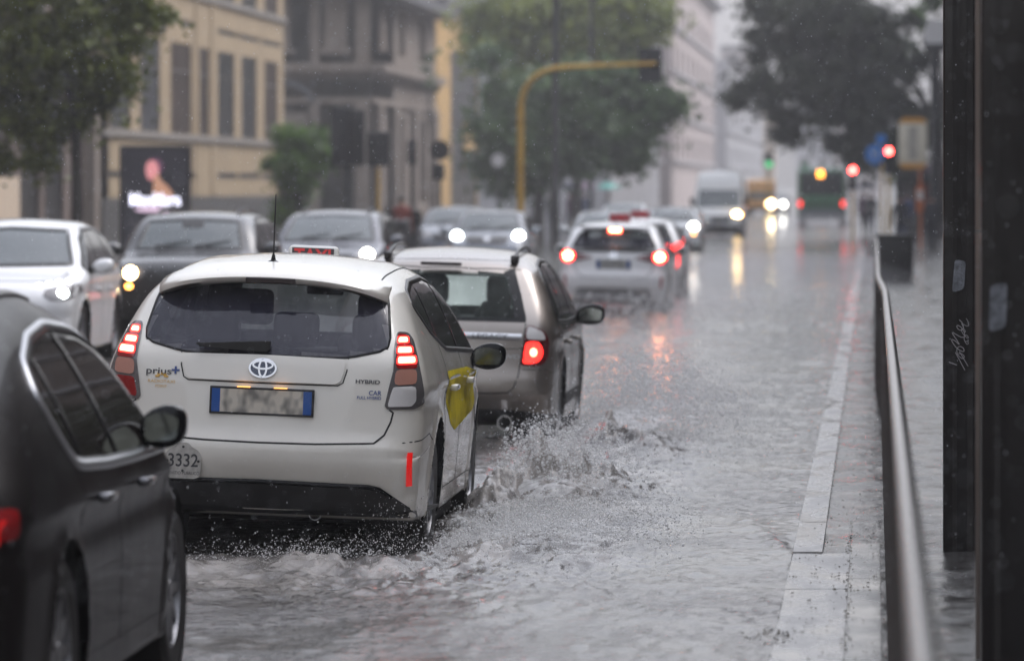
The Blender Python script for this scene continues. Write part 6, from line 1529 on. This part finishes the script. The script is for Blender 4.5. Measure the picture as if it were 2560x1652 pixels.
def umbrella(p, label, mt, group=None, tilt=0):
    k = p.location; e = empty('umbrella', (k.x+.13*math.cos(p.rotation_euler.z), k.y+.2, k.z), (tilt, 0, 0)); tag(e, label, 'umbrella', group)
    MB().tube([(0, 0, 1.25), (0, 0, 2.12)], .012, 6).build('shaft', M['chrome'], e, True)
    V = [(0, 0, 2.08)]; F = []; n = 16
    for j, (r, z) in enumerate(((.18, 2.06), (.36, 1.98), (.50, 1.85))):
        for q in range(n):
            a = 2*PI*q/n; rr = r*(1 if q % 2 == 0 else .955); V.append((rr*math.cos(a), rr*math.sin(a), z+(.0 if q % 2 == 0 else .015)))
    for q in range(n):
        F.append((0, 1+q, 1+(q+1) % n))
        for j in range(2): F.append((1+j*n+q, 1+(j+1)*n+q, 1+(j+1)*n+(q+1) % n, 1+j*n+(q+1) % n))
    from_py('canopy', V, F, mt, e, True)
M['coat_dark'] = mat('dark_coat', (.03, .03, .035), .8); M['coat_grey'] = mat('grey_coat', (.22, .21, .22), .8); M['coat_purple'] = mat('plum_coat', (.09, .04, .08), .8); M['coat_blue'] = mat('blue_coat', (.05, .07, .16), .8); M['jeans'] = mat('jeans', (.05, .06, .10), .8)
M['coat_red'] = mat('brick_red_coat', (.20, .045, .035), .8)
M['teal'] = mat('teal_umbrella', (.12, .42, .36), .4); M['umb_dark'] = mat('dark_blue_umbrella', (.04, .045, .09), .4); M['umb_plum'] = mat('plum_umbrella', (.16, .08, .14), .4)
P_ = person(1520, 62, 'person in a pale grey coat crossing under the teal umbrella', M['coat_grey'], M['coat_dark'], face=R(80)); umbrella(P_, 'teal umbrella held by the person in pale grey', M['teal'])
P_ = person(1425, 60, 'person in a plum coat under a dark blue umbrella by the far trees', M['coat_purple'], M['jeans'], face=R(70)); umbrella(P_, 'dark blue umbrella before the far trees', M['umb_dark'])
P_ = person(1462, 58, 'person in a blue coat walking beside the plum coat, before the far trees', M['coat_blue'], M['coat_dark'], face=R(-70)); umbrella(P_, 'plum coloured umbrella over the blue coat', M['umb_plum'])
person(1378, 60, 'person in a dark coat standing by the dark lamp column', M['coat_dark'], M['jeans'], arm_up=False)
person(1340, 64, 'person in a grey coat near the foot of the yellow mast', M['coat_grey'], M['jeans'], arm_up=False, face=R(40))
person(2252, 88, 'person in a dark coat waiting behind the litter bin, under the bus stop sign', M['coat_dark'], M['jeans'], arm_up=False)
person(2270, 70, 'person in a blue coat further back under the bus stop sign', M['coat_blue'], M['coat_dark'], arm_up=False, face=R(30))
P_ = person(2158, 62, 'person in a plum coat at the kerb behind the green bus', M['coat_purple'], M['coat_dark'], face=R(-30)); umbrella(P_, 'dark umbrella at the kerb behind the green bus', M['umb_dark'])
person(2178, 66, 'person in a dark coat between the two red traffic lights', M['coat_dark'], M['jeans'], arm_up=False)
person(2330, 84, 'person in a dark coat half hidden by the scribbled shelter post', M['coat_dark'], M['coat_dark'], arm_up=False)
s = 61; e = empty('news_kiosk', (wx(2300, s), FPX/s, .02)); tag(e, 'dark news kiosk with sloping awning on the pavement behind the litter bin', 'kiosk')
MB().box(-1.0, 1.3, 0, 2.4, 0, 2.5, .03).build('cabin', M['plinth'], e); MB().prism([(-.9, 2.5), (-.9, 2.42), (.0, 2.75), (2.4, 2.8), (2.4, 2.88), (0, 2.84)], -1.2, 1.5, 'x').build('awning', M['coat_purple'], e)
for k_ in range(3): MB().box(-.8+k_*.65, -.25+k_*.65, -.03, .0, 1.0, 2.1).build('display_panel', M[('coat_grey', 'coat_red', 'coat_blue')[k_]], e)
# parked scooters
def scooter(px, s, label, mt, rz):
    e = empty('scooter', (wx(px, s), FPX/s, .0), (0, 0, rz)); tag(e, label, 'scooter', 'scooters between the cars')
    for y in (-.62, .62):
        w = MB().lathe([(.20, -.05), (.26, -.06), (.28, 0), (.26, .06), (.20, .05), (.20, -.05)], 20, 'x', (0, y, .28)).build('wheel', M['tyre'], e, True); MB().lathe([(.2, -.02), (.0, -.02)], 16, 'x', (0, y, .28)).build('rim', M['rim'], w)
    MB().prism(rpoly([(-.75, .5), (-.72, .78), (-.2, .80), (-.02, .42), (.3, .38), (.42, .9), (.52, .92), (.60, .5), (.45, .28), (-.3, .26)]), -.17, .17, 'x').build('body', mt, e)
    MB().box(-.15, .15, -.75, -.02, .78, .87, .03).build('seat', M['plastic'], e, True); MB().tube([(-.32, .42, 1.02), (0, .48, .98), (.32, .42, 1.02)], .02, 8).build('handlebar', M['plastic'], e, True)
    MB().box(-.22, .22, -1.08, -.72, .86, 1.16, .05).build('top_box', mt, e, True); MB().prism(rpoly([(.44, .95), (.50, 1.35), (.54, 1.35), (.52, .93)]), -.2, .2, 'x').build('windshield', M['tint'], e)
    MB().box(-.06, .06, -1.1, -1.07, .7, .78, .01).build('tail_lamp', M['red_lens'], e); return e
scooter(975, 104, 'dark scooter with top box between the two groups of queuing cars', M['anthracite'], R(170)); P_ = person(1004, 100, 'rider in a brick red jacket among the scooters', M['coat_red'], M['coat_dark'], arm_up=False)
scooter(1030, 98, 'black scooter beside the rider in brick red', M['black_paint'], R(190))
# spray mist hanging behind the wheels
def mist(name, label, c_, r_, dens):
    bm = bmesh.new(); bmesh.ops.create_icosphere(bm, subdivisions=3, radius=1)
    for v in bm.verts: v.co = Vector((c_[0]+v.co.x*r_[0], c_[1]+v.co.y*r_[1], max(.06, c_[2]+v.co.z*r_[2])))
    o = MB().bm(bm).build(name, None); mm, t_, b_ = newmat(name); t_.nodes.remove(b_); v_ = N(t_, 'ShaderNodeVolumePrincipled'); v_.inputs['Color'].default_value = (.9, .9, .93, 1); v_.inputs['Density'].default_value = dens
    t_.links.new(v_.outputs[0], t_.nodes['Material Output'].inputs['Volume']); o.data.materials.append(mm); tag(o, label, 'spray mist', kind='stuff')
mist('spray_mist', 'pale mist of spray hugging the road round the braking hatchback', (-3.9, 78.5, .1), (2.3, 6, .5), .018)
mist('spray_mist', 'low band of mist over the far wet carriageway beside the bus lane', (-2.2, 110, .1), (3.2, 16, .45), .03)
mist('spray_mist', 'mist of spray around the foot of the green bus', (-2.4, 248, .1), (3.0, 9, .5), .03)
# ================================================================== haze
hz = MB().box(-420, 420, -5, 1450, -1.2, 60).build('haze', None)
m, nt, b = newmat('rain_haze'); nt.nodes.remove(b); pv_ = N(nt, 'ShaderNodeVolumePrincipled'); pv_.inputs['Color'].default_value = (.90, .90, .92, 1); pv_.inputs['Density'].default_value = .00066; pv_.inputs['Anisotropy'].default_value = .1
nt.links.new(pv_.outputs[0], nt.nodes['Material Output'].inputs['Volume']); hz.data.materials.append(m); tag(hz, 'pale rain haze filling the street', 'haze', kind='stuff')
